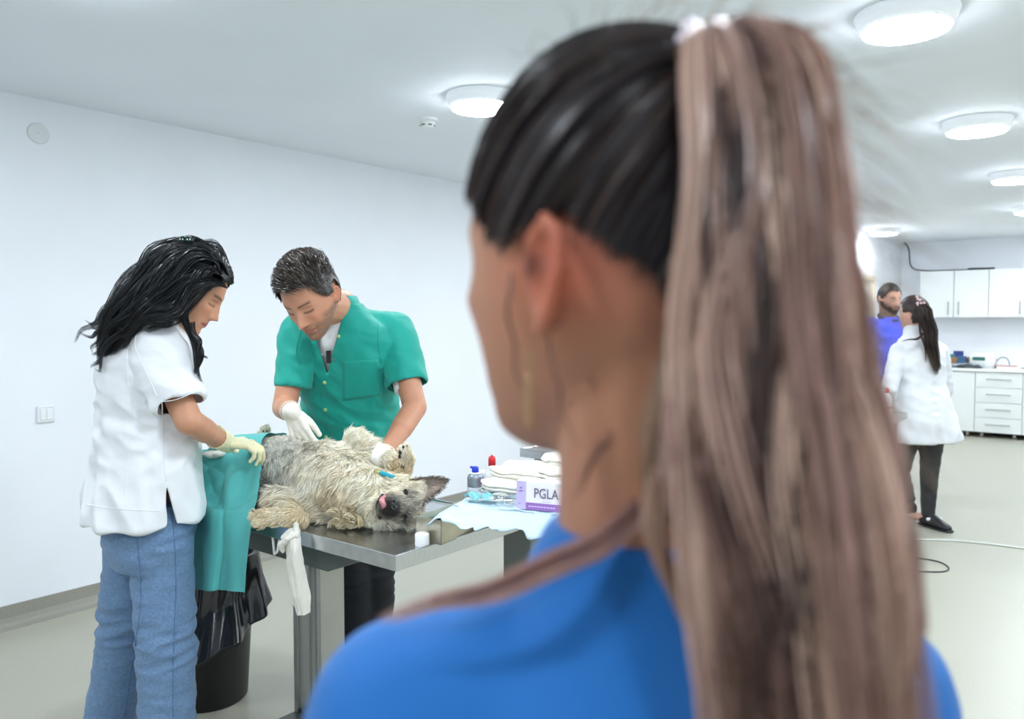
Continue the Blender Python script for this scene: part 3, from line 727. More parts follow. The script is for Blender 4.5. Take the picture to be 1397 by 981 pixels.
# instruments and papers on the sheet
sh_z = MZ+.020
q = M(.055, .05, sh_z)
t = thing('suture_packet', 'small opened teal foil packet on the pale blue sheet', 'packet', q)
v = Vol(); v.box((-.035, -.02, 0), (.03, .02, .0015)); V = v.arr(); 
n = 14; V = []; 
for j in range(n):
    for i in range(n):
        x = -.05+.085*i/(n-1); y = -.02+.045*j/(n-1); V.append(q+mb*x+ma*y+A(0, 0, .008+.006*math.sin(i*.9)+.004*math.cos(j*.8+i*.4)))
mesh_obj('foil', V, [(j*n+i, j*n+i+1, (j+1)*n+i+1, (j+1)*n+i) for j in range(n-1) for i in range(n-1)], mat('teal_foil', '7fc4c8', .3, metal=.2), t)
def forceps(b0, a0, b1, a1, label, ring=True, z=sh_z):
    p0, p1 = M(b0, a0, z+.006), M(b1, a1, z+.006); d_ = nrm(p1-p0); s_ = np.cross(d_, A(0, 0, 1)); t = thing('forceps', label, 'surgical tool', p0)
    for sg in (-1, 1):
        v = Vol(); m_ = p0+(p1-p0)*.38; v.chain([p0+s_*sg*.002, m_+s_*sg*.001, p1+s_*sg*.014], [.002, .003, .0022]); mesh_obj('arm', v.arr(), v.F, M_steel, t)
        C = p1+s_*sg*.014+d_*.010; pts = [C+.011*(math.cos(x)*d_+math.sin(x)*s_) for x in np.linspace(0, 2*math.pi, 14)]
        tube('finger_ring', pts, .002, M_steel, parent=t, K=28)
    v = Vol(); disc(v, p0+(p1-p0)*.38-A(0, 0, .004), A(0, 0, 1), .004, .008, 12); mesh_obj('pivot', v.arr(), v.F, M_steel, t)
forceps(.09, .02, .17, .045, 'steel scissors lying nearest on the pale blue sheet')
forceps(.16, .005, .10, .055, 'steel needle holder crossing the scissors on the pale blue sheet')
q = M(.115, .098, sh_z)
t = thing('steel_dish', 'narrow steel instrument dish in front of the gauze pads', 'dish', q, mang-.12)
v = Vol(); v.box((-.05, -.012, 0), (.09, .012, .002)); v.box((-.05, -.012, 0), (.09, -.0105, .014)); v.box((-.05, .0105, 0), (.09, .012, .014)); v.box((-.05, -.012, 0), (-.0485, .012, .014))
mesh_obj('dish_wall', v.arr(), v.F, M_steel, t, smooth=False, world=False)
q = M(.035, .12, sh_z+.01); tube('steel_bowl', [q+.016*A(math.cos(x), math.sin(x), 0) for x in np.linspace(0, 5, 12)], .005, M_steel, 'curled steel clip on the pale blue sheet beside the pads', 'surgical tool')
# cans
def canpos(px, u_):                    # table point on pixel column
    r = (px-698.5)/F; b0 = T(0, u_, 0); s_ = (r*b0[1]-b0[0])/(-VV[0]+r*VV[1]); return T(-s_, u_, HZ)
c = canpos(648, .49); t = thing('spray_can', 'grey spray can with a blue nozzle behind the sheet', 'spray can', c)
v = Vol(); lathe(v, c, [(.024, 0), (.0255, .003), (.0255, .112), (.0235, .120), (.017, .128)], 40); v.obj('can_body', mat('can_grey', '8d99a3', .3, metal=.5), t)
v = Vol(); lathe(v, c, [(.0257, .060), (.0257, .086)], 40); v.obj('paper_label', mat('can_label', 'b9c6cc', .5), t)
v = Vol(); lathe(v, c, [(.0175, .125), (.0175, .130), (.014, .131)], 40); v.obj('collar_ring', M_white, t)
v = Vol(); lathe(v, c, [(.010, .128), (.011, .133), (.0105, .146), (.008, .149)], 24); v.cap(c+A(0, 0, .142), .004, c+A(-.013, 0, .147), .004); v.obj('nozzle', mat('nozzle_blue', '1d35c4', .35), t)
c = canpos(671, .49)
t = thing('antiseptic_bottle', 'clear plastic bottle with red cap and red label behind the gauze', 'bottle', c)
v = Vol(); lathe(v, c, [(.024, 0), (.0255, .004), (.0255, .125), (.020, .143), (.011, .155), (.010, .161)], 36); v.obj('bottle_body', mat('bottle_pet', 'e6eceb', .2, alpha=.85), t)
v = Vol(); lathe(v, c, [(.0258, .085), (.0258, .122)], 36); v.obj('paper_label', mat('label_red', 'cf3a34', .45), t)
v = Vol(); lathe(v, c, [(.0115, .159), (.0115, .180), (.009, .188)], 24); v.cap(c+A(0, 0, .186), .005, c+A(0, 0, .190), .0035); v.obj('cap', mat('cap_red', 'd0242c', .35), t)
c = canpos(657, .52); t = thing('small_bottle', 'small white capped bottle between spray can and red capped bottle', 'bottle', c)
v = Vol(); lathe(v, c, [(.016, 0), (.018, .003), (.018, .095), (.012, .105), (.010, .110)], 30); v.obj('bottle_body', mat('bottle_white', 'e9ecea', .35), t)
v = Vol(); lathe(v, c, [(.013, .108), (.013, .130), (.011, .133)], 24); v.obj('cap', M_white, t)
# bottle on the far table
c = P(1210, 563, 5.25); c = G(1209, 563, HT)
c[2] = HT-.006; t = thing('far_bottle', 'white bottle with red cap on the far steel table', 'bottle', c)
v = Vol(); lathe(v, c, [(.03, 0), (.032, .004), (.032, .10), (.02, .125), (.012, .135)], 30); v.obj('bottle_body', M_white, t)
v = Vol(); lathe(v, c, [(.0325, .035), (.0325, .048)], 30); v.obj('paper_label', mat('label_red', 'cf3a34', .45), t)
v = Vol(); lathe(v, c, [(.013, .133), (.013, .16), (.008, .17)], 20); v.obj('cap', mat('cap_red', 'd0242c', .35), t)

# ------------------------------------------------------------------ bin and bag
bc = P(283, 900, 3.12); bc[2] = 0
t = thing('waste_bin', 'round black plastic bin under the left end of the table', 'bin', bc)
v = Vol(); V = []
prof = [(.145, 0), (.150, .006), (.185, .55), (.192, .555), (.192, .575), (.182, .575), (.178, .56), (.143, .012), (.10, .012)]
lathe(v, bc, prof, 48); v.obj('bin_wall', M_black, t)
M_bag = mat('bag_black', '17191d', .2, spec=.8, bump=.6, bump_s=14)
n, mrows = 120, 34; V = []
for j in range(mrows):
    s_ = j/(mrows-1)
    for i in range(n):
        an = 2*math.pi*i/n
        # the lined rim folds over and hangs outside, longest and flared at the front right
        fl = .5+.5*math.cos(an-math.radians(-62)); hang = .20+.17*(.5+.5*math.cos(an-math.radians(-105)))**2
        hgt = .58-hang*s_ if s_ > 0 else .58
        plt = math.sin(an*5+1)*.006+math.sin(an*11+2+s_*2)*.005+.003*math.sin(an*19+s_*5)
        rad = .196+plt*(s_*2+.3)+s_*.012+.055*fl**3*max(0, s_-.55)*2.2+.012*math.sin(an*7+1)*s_
        V.append(bc+A(rad*math.cos(an), rad*math.sin(an), hgt+.012*math.sin(an*5)*s_))
Fc = np.array([[j*n+i, (j+1)*n+i, (j+1)*n+(i+1) % n, j*n+(i+1) % n] for j in range(mrows-1) for i in range(n)])
o = mesh_obj('bin_bag', np.array(V), Fc, M_bag); md = o.modifiers.new('s', 'SOLIDIFY'); md.thickness = .003; md.offset = 1
tag(o, 'shiny black bag folded over the rim of the bin', 'bag')

# ================================================================== DRAPE, DOG
def grid_surface(rows, nu, nv):
    rows = [spline(r, nu) for r in rows]; rows = np.array(rows); return np.array([spline(rows[:, i], nv) for i in range(nu)])   # nu,nv,3
def gridfaces(nu, nv): return np.array([[i*nv+j, (i+1)*nv+j, (i+1)*nv+j+1, i*nv+j+1] for i in range(nu-1) for j in range(nv-1)])
# gauze bit under the gloved hands
v = Vol(); q = P(293, 620, 2.64); v.ell(q, VV*.05, UU*.03, A(0, 0, .010)); v.ell(q+VV*.03+A(0, 0, .006), VV*.03, UU*.025, A(0, 0, .008)); V, Fq = remesh(v, .004, 1)
V = V+normals(V, Fq)*folds(V, (40, 40, 40), .004, 2)[:, None]; o = mesh_obj('gauze_swab', V, Fq, M_gauze); tag(o, 'white gauze swab on the teal drape under the gloved hand', 'gauze')

# ---- dog skeleton in world space
X_ = A(1, 0, 0); Zz = A(0, 0, 1)
rump = P(322, 650, 2.72); bar = P(392, 655, 2.62); bar2 = P(425, 657, 2.56); chest = P(455, 664, 2.47); neck = P(492, 680, 2.38)
for q, rr in ((rump, .10), (bar, .112), (bar2, .11), (chest, .112)): q[2] = HT+rr*.98
neck[2] = HT+.088
skull = P(545, 690, 2.34); skull[2] = HT+.074; nose = P(538, 687, 2.178); muz = P(528, 692, 2.215)
v = Vol()
v.cap(rump, .10, bar, .112); v.cap(bar, .112, bar2, .108); v.cap(bar2, .108, chest, .112); v.cap(chest, .108, neck, .080); v.cap(neck, .082, skull, .070)
v.ell(skull+A(-.015, 0, 0), A(.068, 0, 0), A(0, .075, 0), A(0, 0, .074))
v.ell(skull+A(-.035, -.02, -.015), A(.062, 0, 0), A(0, .06, 0), A(0, 0, .058))
fx = nrm(nose-skull)
mzc = muz+A(.004, .03, 0)
v.cap(P(540, 689, 2.28), .046, P(531, 690, 2.215), .030)          # muzzle
v.cap(P(524, 693, 2.27), .034, P(521, 692, 2.222), .021)          # lower jaw
v.cap(P(560, 678, 2.30), .026, P(553, 676, 2.275), .014)          # brows
v.cap(P(557, 706, 2.30), .026, P(551, 705, 2.27), .014)
# ear
eb = P(567, 667, 2.335)
v.cap(P(563, 668, 2.335), .026, P(572, 667, 2.34), .020)
e2 = P(572, 716, 2.36); v.cap(e2, .022, e2+A(.03, .01, -.012), .010, flat=(A(0, 0, 1), .4))
# raised foreleg
el = P(484, 603, 2.50); wr = P(533, 628, 2.42)
v.cap(P(470, 650, 2.50), .060, el, .036); v.cap(P(488, 635, 2.46), .05, P(510, 628, 2.46), .04); v.cap(el, .036, wr, .026); v.cap(wr, .026, P(545, 636, 2.40), .027)
v.chain([P(548, 643, 2.39), P(554, 630, 2.38), P(553, 618, 2.37)], [.026, .023, .018])
for k, (px, py, dd) in enumerate(((548, 611, 2.36), (553, 608, 2.37), (557, 611, 2.39))): v.cap(P(553, 622, 2.38), .014, P(px, py+2, dd), .0105)
# lower foreleg: upper arm to the left, forearm folded back, paw at the table edge
ed = lambda q, r: (q.__setitem__(2, max(q[2], HT+r)), q)[1]
a1 = P(440, 690, 2.42); a2 = ed(P(378, 683, 2.41), .036); a3 = ed(P(408, 708, 2.315), .027); a4 = ed(P(362, 706, 2.33), .026)
v.cap(a1, .055, a2, .040); v.cap(a2, .036, P(398, 700, 2.34), .030); v.cap(P(398, 702, 2.335), .030, a3, .029); v.cap(a3, .028, P(385, 706, 2.32), .026); v.cap(P(385, 706, 2.32), .026, a4, .027)
for k, (px, py, dd) in enumerate(((348, 699, 2.35), (345, 706, 2.33), (350, 713, 2.31), (357, 716, 2.30))): v.cap(a4, .018, ed(P(px, py, dd), .012), .012)
# hind leg under the drape with the paw showing above it
v.chain([rump+A(0, .05, .02), P(345, 618, 2.86), P(361, 592, 2.88)], [.06, .030, .020])
for k in range(3): v.cap(P(362, 592, 2.88), .013, P(358+4*k, 584+abs(k-1)*1.5, 2.875), .010)
hl = rump+A(-.02, -.05, -.02); v.chain([hl, P(318, 668, 2.60), P(330, 664, 2.58)], [.06, .04, .03])
for q in ((rump+A(-.08, .02, -.04)), ): v.cap(rump, .06, q, .03)
V, Fq = remesh(v, .0048, 4)
V[:, 2] = np.maximum(V[:, 2], HT-.0055)
N = normals(V, Fq)
DT = tree(V, Fq)
VD, FD, ND = V, Fq, N
rows = [
    [P(272, 655, 2.95), P(300, 640, 2.98), P(335, 625, 2.98), P(385, 612, 2.90)],
    [P(270, 618, 2.80), P(300, 615, 2.86), P(340, 603, 2.86), P(389, 594, 2.76)],
    [P(268, 622, 2.66), P(298, 628, 2.72), P(330, 612, 2.72), P(368, 600, 2.66)],
    [P(266, 640, 2.60), P(297, 655, 2.60), P(328, 640, 2.56), P(357, 628, 2.53)],
    [P(264, 668, 2.58), P(294, 690, 2.52), P(322, 685, 2.47), P(354, 665, 2.44)],
    [P(262, 705, 2.55), P(292, 700, 2.47), P(318, 703, 2.43), P(346, 705, 2.36)],
    [P(257, 750, 2.54), P(290, 750, 2.46), P(315, 752, 2.41), P(340, 755, 2.35)],
    [P(253, 803, 2.53), P(283, 806, 2.46), P(308, 807, 2.42), P(335, 809, 2.36)]]
g = grid_surface(rows, 60, 110); V = g.reshape(-1, 3)
uu = np.repeat(np.linspace(0, 1, 60), 110); vv_ = np.tile(np.linspace(0, 1, 110), 60)
dn = nrm(A(-.4, -1, 0)); top = 1-sstep(.45, .7, vv_)
V = V+dn[None]*((.015*np.sin(uu*9+vv_*5)+.009*np.sin(uu*17+1-vv_*6))*(.35+.65*top)+.009*folds(V, (14, 14, 8), 1, 4)*(.25+.75*top)-.012*np.exp(-((uu-.5)/.02)**2)*sstep(.5, .62, vv_))[:, None]
V[:, 2] += top*folds(V, (13, 13, 13), .012, 8)-.008*np.exp(-((vv_-.62)/.012)**2)*(uu > .3)
for i_, p_ in enumerate(V):
    r_ = DT.find_nearest(Vector(p_), .08)
    if r_[0] is not None:
        n_ = np.array(r_[1]); dd_ = float((p_-np.array(r_[0]))@n_)
        if dd_ < .016: V[i_] = p_+n_*(.016-dd_)*(1 if uu[i_] < .97 else 1)
V = relax(V, gridfaces(60, 110), 2)
DRT = tree(V, gridfaces(60, 110))
M_drape = mat('teal_drape', '56b6b3', .75, noise_s=10, noise_a=.05, bump=.25, bump_s=160, sheen=.1)
o = mesh_obj('surgical_drape', V, gridfaces(60, 110), M_drape); md = o.modifiers.new('s', 'SOLIDIFY'); md.thickness = .002
tag(o, 'teal surgical drape over the dog hind part hanging down the table', 'drape')
V, Fq, N = VD, FD, ND
def near_pt(p, q, r): return np.exp(-((np.linalg.norm(p-q[None], axis=1)/r)**2))
def dogcol(p):
    c = np.repeat(np.array(lin('eee3cd'))[None], len(p), 0)
    def mix(c, col, m): m = np.clip(m, 0, 1)[:, None]; return c*(1-m)+np.array(lin(col))[None]*m
    n1 = noise(p*9); n2 = noise(p*35)
    c = mix(c, 'd3d4cc', near_pt(p, bar+A(-.02, -.05, .02), .14)*1.3)                 # grey belly
    c = mix(c, 'a3a698', near_pt(p, bar+A(-.0, -.10, -.05), .075)*.9)
    c = mix(c, '858474', near_pt(p, bar+A(.06, -.10, -.01), .03)*.6)
    c = mix(c, 'e6dcc3', near_pt(p, P(505, 690, 2.28), .07)*.8)                        # cream cheek
    c = mix(c, 'bcab83', near_pt(p, P(460, 680, 2.35), .06)*.8)
    c = mix(c, '9a958a', near_pt(p, P(560, 690, 2.30), .05)*.9)                        # grey forehead
    c = mix(c, '6f6a63', near_pt(p, P(545, 698, 2.25), .028)*1.1)
    c = mix(c, '2d2a26', near_pt(p, P(532, 692, 2.205), .036)*1.5); c = mix(c, '55504a', near_pt(p, P(545, 703, 2.24), .03)*.9)                     # black muzzle
    c = mix(c, '3a3631', near_pt(p, P(520, 698, 2.23), .020)*1.0)
    c = mix(c, '2b2825', near_pt(p, P(552, 674, 2.27), .016)*1.1); c = mix(c, '2b2825', near_pt(p, P(550, 705, 2.27), .018)*1.2)
    c = mix(c, '4d4843', near_pt(p, P(606, 660, 2.36), .030)*1.2)                     # ear tip
    c = mix(c, '6a635b', near_pt(p, P(585, 655, 2.345), .022)*.8)
    for q in (a3, a4, P(548, 640, 2.39)): c = mix(c, 'd0b88d', near_pt(p, q, .05)*.8)
    c = c*(1+.10*n1+.14*n2)[:, None]
    return np.clip(c, 0, 1)
DOG = thing('dog', 'shaggy cream and grey dog lying on its back on the steel table', 'dog', A(chest[0], chest[1], HT))
mesh_obj('body', V, Fq, mat('dog_skin', 'ffffff', .8, attr=True), DOG, col=dogcol(V)*.75)
# fur
EYES = []
for (px, py) in ((553, 673), (551, 704)):
    h_, nn_ = hit(DT, px, py, .004); EYES.append((h_, nn_))
rs = np.random.RandomState(11)
ctr = V[Fq].mean(1); NF = 62000
fa = np.linalg.norm(np.cross(V[Fq[:, 2]]-V[Fq[:, 0]], V[Fq[:, 3]]-V[Fq[:, 1]]), axis=1)
vis = (ctr[:, 2] > HT+.006)
cam_ = A(0, 0, CAMZ); fn = normals(V, Fq)[Fq].mean(1)
w8 = fa*vis*(1+1.5*(((cam_-ctr)*fn).sum(1) > 0))
fid = rs.choice(len(Fq), NF, p=w8/w8.sum()); uv = rs.rand(NF, 2)
q4 = V[Fq[fid]]; R = (q4[:, 0]*(1-uv[:, :1])*(1-uv[:, 1:])+q4[:, 1]*uv[:, :1]*(1-uv[:, 1:])+q4[:, 2]*uv[:, :1]*uv[:, 1:]+q4[:, 3]*(1-uv[:, :1])*uv[:, 1:])
n_ = N[Fq[fid]].mean(1)
# flow anchors
an = [(rump, (1, 0, 0)), (bar+Zz*.1, (.9, -.3, -.2)), (bar+A(0, -.1, 0), (.6, -.3, -.8)), (chest, (.5, -.3, -.6)), (chest+A(0, -.1, 0), (-.5, -.3, -.8)), (neck, (-.4, -.3, -.9)),
      (P(505, 690, 2.26), (-.8, -.2, -.5)), (P(490, 712, 2.30), (-.2, -.5, -.8)), (P(545, 690, 2.25), (.7, .2, .1)), (P(560, 715, 2.3), (.5, 0, -.5)), (P(570, 680, 2.32), (.7, .3, .2)), (P(600, 660, 2.36), (.9, .1, .2)),
      (a1, (-.9, -.3, -.3)), (a2, (-.6, -.4, -.6)), (a3, (-.7, -.2, -.5)), (a4, (-1, 0, -.2)), (el, (.5, 0, .9)), (wr, (.9, -.2, -.3)), (P(553, 620, 2.38), (-.1, 0, 1)), (P(362, 590, 2.88), (0, 0, 1))]
W = np.stack([1/(np.linalg.norm(R-p_[None], axis=1)**3+1e-5) for p_, _ in an], 1); W /= W.sum(1)[:, None]
FL = W@np.array([nrm(f_) for _, f_ in an]); FL += .35*np.stack([noise(R*12+k*7) for k in range(3)], 1)
FL = FL-(FL*n_).sum(1)[:, None]*n_; FL /= np.maximum(np.linalg.norm(FL, axis=1), 1e-6)[:, None]
Ln = .030+.014*rs.rand(NF)
def shorten(q, r, to): 
    global Ln
    m = near_pt(R, q, r); Ln = Ln*(1-m)+to*m
shorten(P(536, 690, 2.20), .045, .006); shorten(P(552, 690, 2.27), .04, .014); shorten(P(595, 660, 2.35), .05, .007); shorten(P(522, 694, 2.23), .02, .012)
for q in (a3, a4, P(385, 706, 2.32), P(348, 704, 2.33)): shorten(q, .045, .012)
for q in (wr, P(550, 635, 2.39), P(553, 615, 2.38)): shorten(q, .04, .012)
shorten(P(362, 590, 2.88), .04, .007); shorten(bar+Zz*.08, .12, .020)
und = np.array([DRT.ray_cast(Vector(R[i_]), Vector(n_[i_]), .09)[0] is not None for i_ in range(NF)])
Ln = Ln*.80
for h_, nn_ in EYES: Ln = np.where(np.linalg.norm(R-h_, axis=1) < .0125, .0005, Ln)
Ln = np.where(und, .006, Ln)*(.75+.5*rs.rand(NF)); Kf = 5; tt = np.linspace(0, 1, Kf)
cl = np.stack([noise(R*45+k*9) for k in range(3)], 1)
Pth = R[:, None]+Ln[:, None, None]*(n_[:, None]*(.42*tt-.18*tt**2)[None, :, None]+FL[:, None]*(.85*tt)[None, :, None]+(cl*.5)[:, None]*(tt**2)[None, :, None]) + rs.randn(NF, Kf, 3)*.0006
Pth[..., 2] = np.maximum(Pth[..., 2], HT-.005)
fv, ff = ribbons(Pth, .0015*(.6+.6*rs.rand(NF)), 3)
fc = dogcol(R)*1.24*(1+.18*rs.randn(NF, 1)); fc = np.repeat(np.clip(fc, .004, 1), Kf*2, 0)*np.tile(np.repeat(np.linspace(.82, 1.12, Kf), 2), NF)[:, None]  # root shading painted into the strands: darker at root, lighter at tip
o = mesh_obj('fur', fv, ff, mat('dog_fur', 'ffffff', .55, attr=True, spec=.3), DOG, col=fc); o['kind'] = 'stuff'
# curls at the throat
L_ = []
for k in range(60):
    c_ = P(455+rs.rand()*34, 690+rs.rand()*26, 2.29+.025*rs.rand()); r_ = .008+.008*rs.rand(); a0 = rs.rand()*6; 
    x = np.linspace(0, 1.5+2*rs.rand(), 8); ax_ = nrm(rs.randn(3)*A(1, .3, 1)); ay_ = nrm(np.cross(ax_, A(0, 1, .2)))
    base = c_[None]+r_*(np.cos(a0+x)[:, None]*ax_+np.sin(a0+x)[:, None]*ay_)*(1+.5*x/4)[:, None]
    for j in range(34): L_.append(base+rs.randn(3)*.0032+np.cumsum(rs.randn(8, 3)*.0004, 0))
L_ = np.array(L_); L_[..., 2] = np.maximum(L_[..., 2], HT)
fv, ff = ribbons(L_, .0014, 9); o = mesh_obj('throat_curl', fv, ff, MATS['dog_fur'], DOG, col=strand_cols(len(L_), 8, ['e8dcbb', 'cdb98e', 'b09c72', 'efe6cd'], 2)); o['kind'] = 'stuff'
# ear: a cupped leaf, dark outside, greyish pink inside
nE, mE = 26, 15; Ve = []
for i in range(nE):
    s_ = i/(nE-1); up_ = P(558+52*s_, 655-4*math.sin(s_*2.6)+1*s_, 2.33+.03*s_); dn_ = P(574+36*s_, 688-32*s_+3*math.sin(s_*3.1), 2.32+.04*s_)
    for j in range(mE):
        q_ = j/(mE-1); Ve.append(up_*(1-q_)+dn_*q_+A(0, .022, 0)*math.sin(q_*math.pi)*(1-s_)**.5)
Ve = np.array(Ve); Fe = gridfaces(nE, mE); qe = np.tile(np.linspace(0, 1, mE), nE); se = np.repeat(np.linspace(0, 1, nE), mE)
edg = np.clip(1-np.minimum(qe, 1-qe)*5, 0, 1); dk = np.clip(np.maximum(edg**2*.8, (se-.78)*3), 0, 1)[:, None]
ce = (1-dk)*np.array(lin('bcab9e'))+dk*np.array(lin('45403b'))
EAR = mesh_obj('ear', Ve, Fe, MATS['dog_skin'], DOG, col=ce); md = EAR.modifiers.new('s', 'SOLIDIFY'); md.thickness = .005; md.offset = 0
ii = rs.randint(len(Ve), size=3800); keep_ = (rs.rand(3800) < .25+.75*(edg[ii] > .2)); ii = ii[keep_]; root_ = Ve[ii]+rs.randn(len(ii), 3)*.0022+A(0, -.003, 0)
dire = nrm(A(.9, -.1, .1))[None]+np.stack([0*qe[ii], -.35+0*qe[ii], (.5-qe[ii])*.9], 1)+rs.randn(len(ii), 3)*.15; t5 = np.linspace(0, 1, 5)
pe = root_[:, None]+dire[:, None]*(.010*(.6+.6*rs.rand(len(ii), 1, 1)))*t5[None, :, None]*np.where(se[ii] > .85, .5, 1)[:, None, None]
fv, ff = ribbons(pe, .0011, 4); ce2 = np.clip(ce[ii]*(1.1+.25*rs.randn(len(ii), 1)), .004, 1); mesh_obj('ear_fur', fv, ff, MATS['dog_fur'], EAR, col=np.repeat(ce2, 10, 0), rootpar=DOG)['kind'] = 'stuff'
# nose, eyes, tongue, pads, claws
M_nose = mat('dog_nose', '1b1a1a', .25, spec=.6, bump=.4, bump_s=400)
v = Vol(); v.ell(nose+A(0, .004, 0), A(.0135, 0, 0), A(0, .014, 0), A(0, 0, .0175)); V1, F1 = remesh(v, .0015, 2)
for sg in (-1, 1): V1 = V1+A(0, 1, 0)[None]*(.005*np.exp(-(np.linalg.norm((V1-(nose+A(-.001, -.007, sg*.0065))[None])*A(1, .6, 1), axis=1)/.0032)**2))[:, None]
mesh_obj('nose', V1, F1, M_nose, DOG)
for sg in (-1, 1):
    v = Vol(); v.ell(nose+A(-.002, -.0058, sg*.0065), A(.0028, 0, 0), A(0, .002, 0), A(0, 0, .0033), n=12); v.obj('nostril', mat('nostril_black', '050505', .6), DOG)
for h_, nn_ in EYES:
    if h_ is None: continue
    v = Vol(); a_ = nrm(np.cross(nn_, Zz)); b_ = np.cross(nn_, a_); v.ell(h_+nn_*.001, b_*.0072, a_*.0048, nn_*.0048, n=16); e = v.obj('eye', mat('dog_eye', '2c2019', .08, spec=.9), DOG)
    v = Vol(); v.ell(h_+nn_*.0045, b_*.0035, a_*.0035, nn_*.003, n=12); mesh_obj('pupil', v.arr(), v.F, mat('nostril_black', '050505', .6), e, rootpar=DOG)
    tube('eyelid', [h_+nn_*.003+.0085*(math.cos(x)*b_+math.sin(x)*a_*.62) for x in np.linspace(0, 2*math.pi, 14)], .0016, mat('dog_lid', '1d1a18', .5), parent=DOG, K=30)
v = Vol(); p0, p1, p2, p3 = P(525, 678, 2.205), P(521, 683, 2.192), P(524, 690, 2.188), P(521, 697, 2.200)
tp = spline([p0, p1, p2, p3], 10)
v.chain(list(tp), [.0065, .0075, .008, .0085, .008, .0075, .0075, .007, .006, .004], flat=(A(.2, -1, 0), .5)); V1, F1 = remesh(v, .0016, 3); mesh_obj('tongue', V1, F1, mat('tongue_pink', 'c9808a', .3, spec=.6, bump=.2, bump_s=300, sss=.2), DOG)
tube('lip', [P(523, 674, 2.215), P(516, 684, 2.208), P(514, 697, 2.210), P(519, 708, 2.215)], .004, mat('lip_black', '1c1817', .4), parent=DOG, K=20)
M_pad = mat('paw_pad', '2c2826', .6, bump=.3, bump_s=200)
for (px, py, dd, r_) in ((546, 617, 2.352, .0075), (550, 610, 2.355, .0055), (545, 623, 2.356, .006), (549, 637, 2.362, .009), (555, 609, 2.365, .0045)):
    v = Vol(); v.ell(P(px, py, dd), A(r_*.7, 0, 0), A(0, r_*.6, 0), A(0, 0, r_), n=12); v.obj('paw_pad', M_pad, DOG)
for (px, py, dd) in ((359, 588, 2.862), (364, 588, 2.862)):
    v = Vol(); v.ell(P(px, py, dd), A(.003, 0, 0), A(0, .003, 0), A(0, 0, .003), n=10); v.obj('paw_pad', M_pad, DOG)
for (px, py, dd) in ((345, 696, 2.335), (350, 694, 2.34), (386, 692, 2.33)):
    v = Vol(); v.cap(P(px+2, py+2, dd), .0028, P(px-2, py, dd), .0012, n=8); v.obj('claw', M_pad, DOG)
# white band on the raised leg, cannula
v = Vol(); wb = P(521, 622, 2.43); dleg = nrm(wr-el); aa = nrm(np.cross(dleg, Zz)); bb = np.cross(dleg, aa)
v.loft([(wb-dleg*.016, aa*.031, bb*.031), (wb-dleg*.014, aa*.034, bb*.034), (wb+dleg*.014, aa*.032, bb*.032), (wb+dleg*.016, aa*.029, bb*.029)], 32)
tag(v.obj('leg_bandage', mat('tape_white', 'f1f1ec', .6, bump=.3, bump_s=150)), 'white tape band round the dog raised foreleg', 'bandage')
t = thing('cannula', 'teal cannula with a yellow tip lying on the dog throat', 'cannula', P(526, 649, 2.30))
v = Vol(); p0, p1 = P(519, 645, 2.325), P(536, 651, 2.315); v.chain([p0, p0+(p1-p0)*.5, p1], [.006, .008, .0065]); v.cap(p0+(p1-p0)*.5, .004, p0+(p1-p0)*.5+A(.01, 0, -.016), .006, flat=(A(0, 1, 0), .4)); v.obj('hub', mat('teal_plastic', '1796a8', .35), t)
v = Vol(); v.cap(p0-(p1-p0)*.05, .0055, p0-(p1-p0)*.22, .004); v.obj('tip', mat('tip_yellow', 'cfc95a', .4), t)
# gauze tie hanging over the table edge
g = grid_surface([[P(396, 722, 2.285), P(404, 721, 2.275), P(410, 723, 2.28)], [P(386, 733, 2.255), P(398, 731, 2.235), P(409, 735, 2.25)], [P(392, 752, 2.25), P(402, 752, 2.225), P(412, 752, 2.245)], [P(394, 785, 2.25), P(405, 785, 2.232), P(418, 785, 2.25)],
                  [P(399, 815, 2.25), P(410, 815, 2.235), P(424, 812, 2.25)], [P(406, 838, 2.25), P(414, 839, 2.24), P(423, 834, 2.25)]], 26, 90)
V = g.reshape(-1, 3); V = V+A(-.4, -1, 0)[None]*folds(V, (60, 60, 9), .006, 5)[:, None]+A(1, 0, 0)[None]*folds(V, (20, 20, 25), .002, 6)[:, None]
o = mesh_obj('gauze_tie', V, gridfaces(26, 90), M_gauze); md = o.modifiers.new('s', 'SOLIDIFY'); md.thickness = .004
tag(o, 'white gauze strip tied to the dog paw hanging over the table edge', 'gauze')
v = Vol(); q = P(398, 737, 2.22); v.chain([P(404, 728, 2.235), P(392, 735, 2.225), P(383, 744, 2.235), P(386, 751, 2.24)], [.006, .009, .009, .006]); v.cap(P(404, 716, 2.285), .007, P(404, 730, 2.235), .008); V, Fq = remesh(v, .003, 1); V = V+normals(V, Fq)*folds(V, (60, 60, 60), .003, 2)[:, None]
mesh_obj('knot', V, Fq, M_gauze, o, world=False)

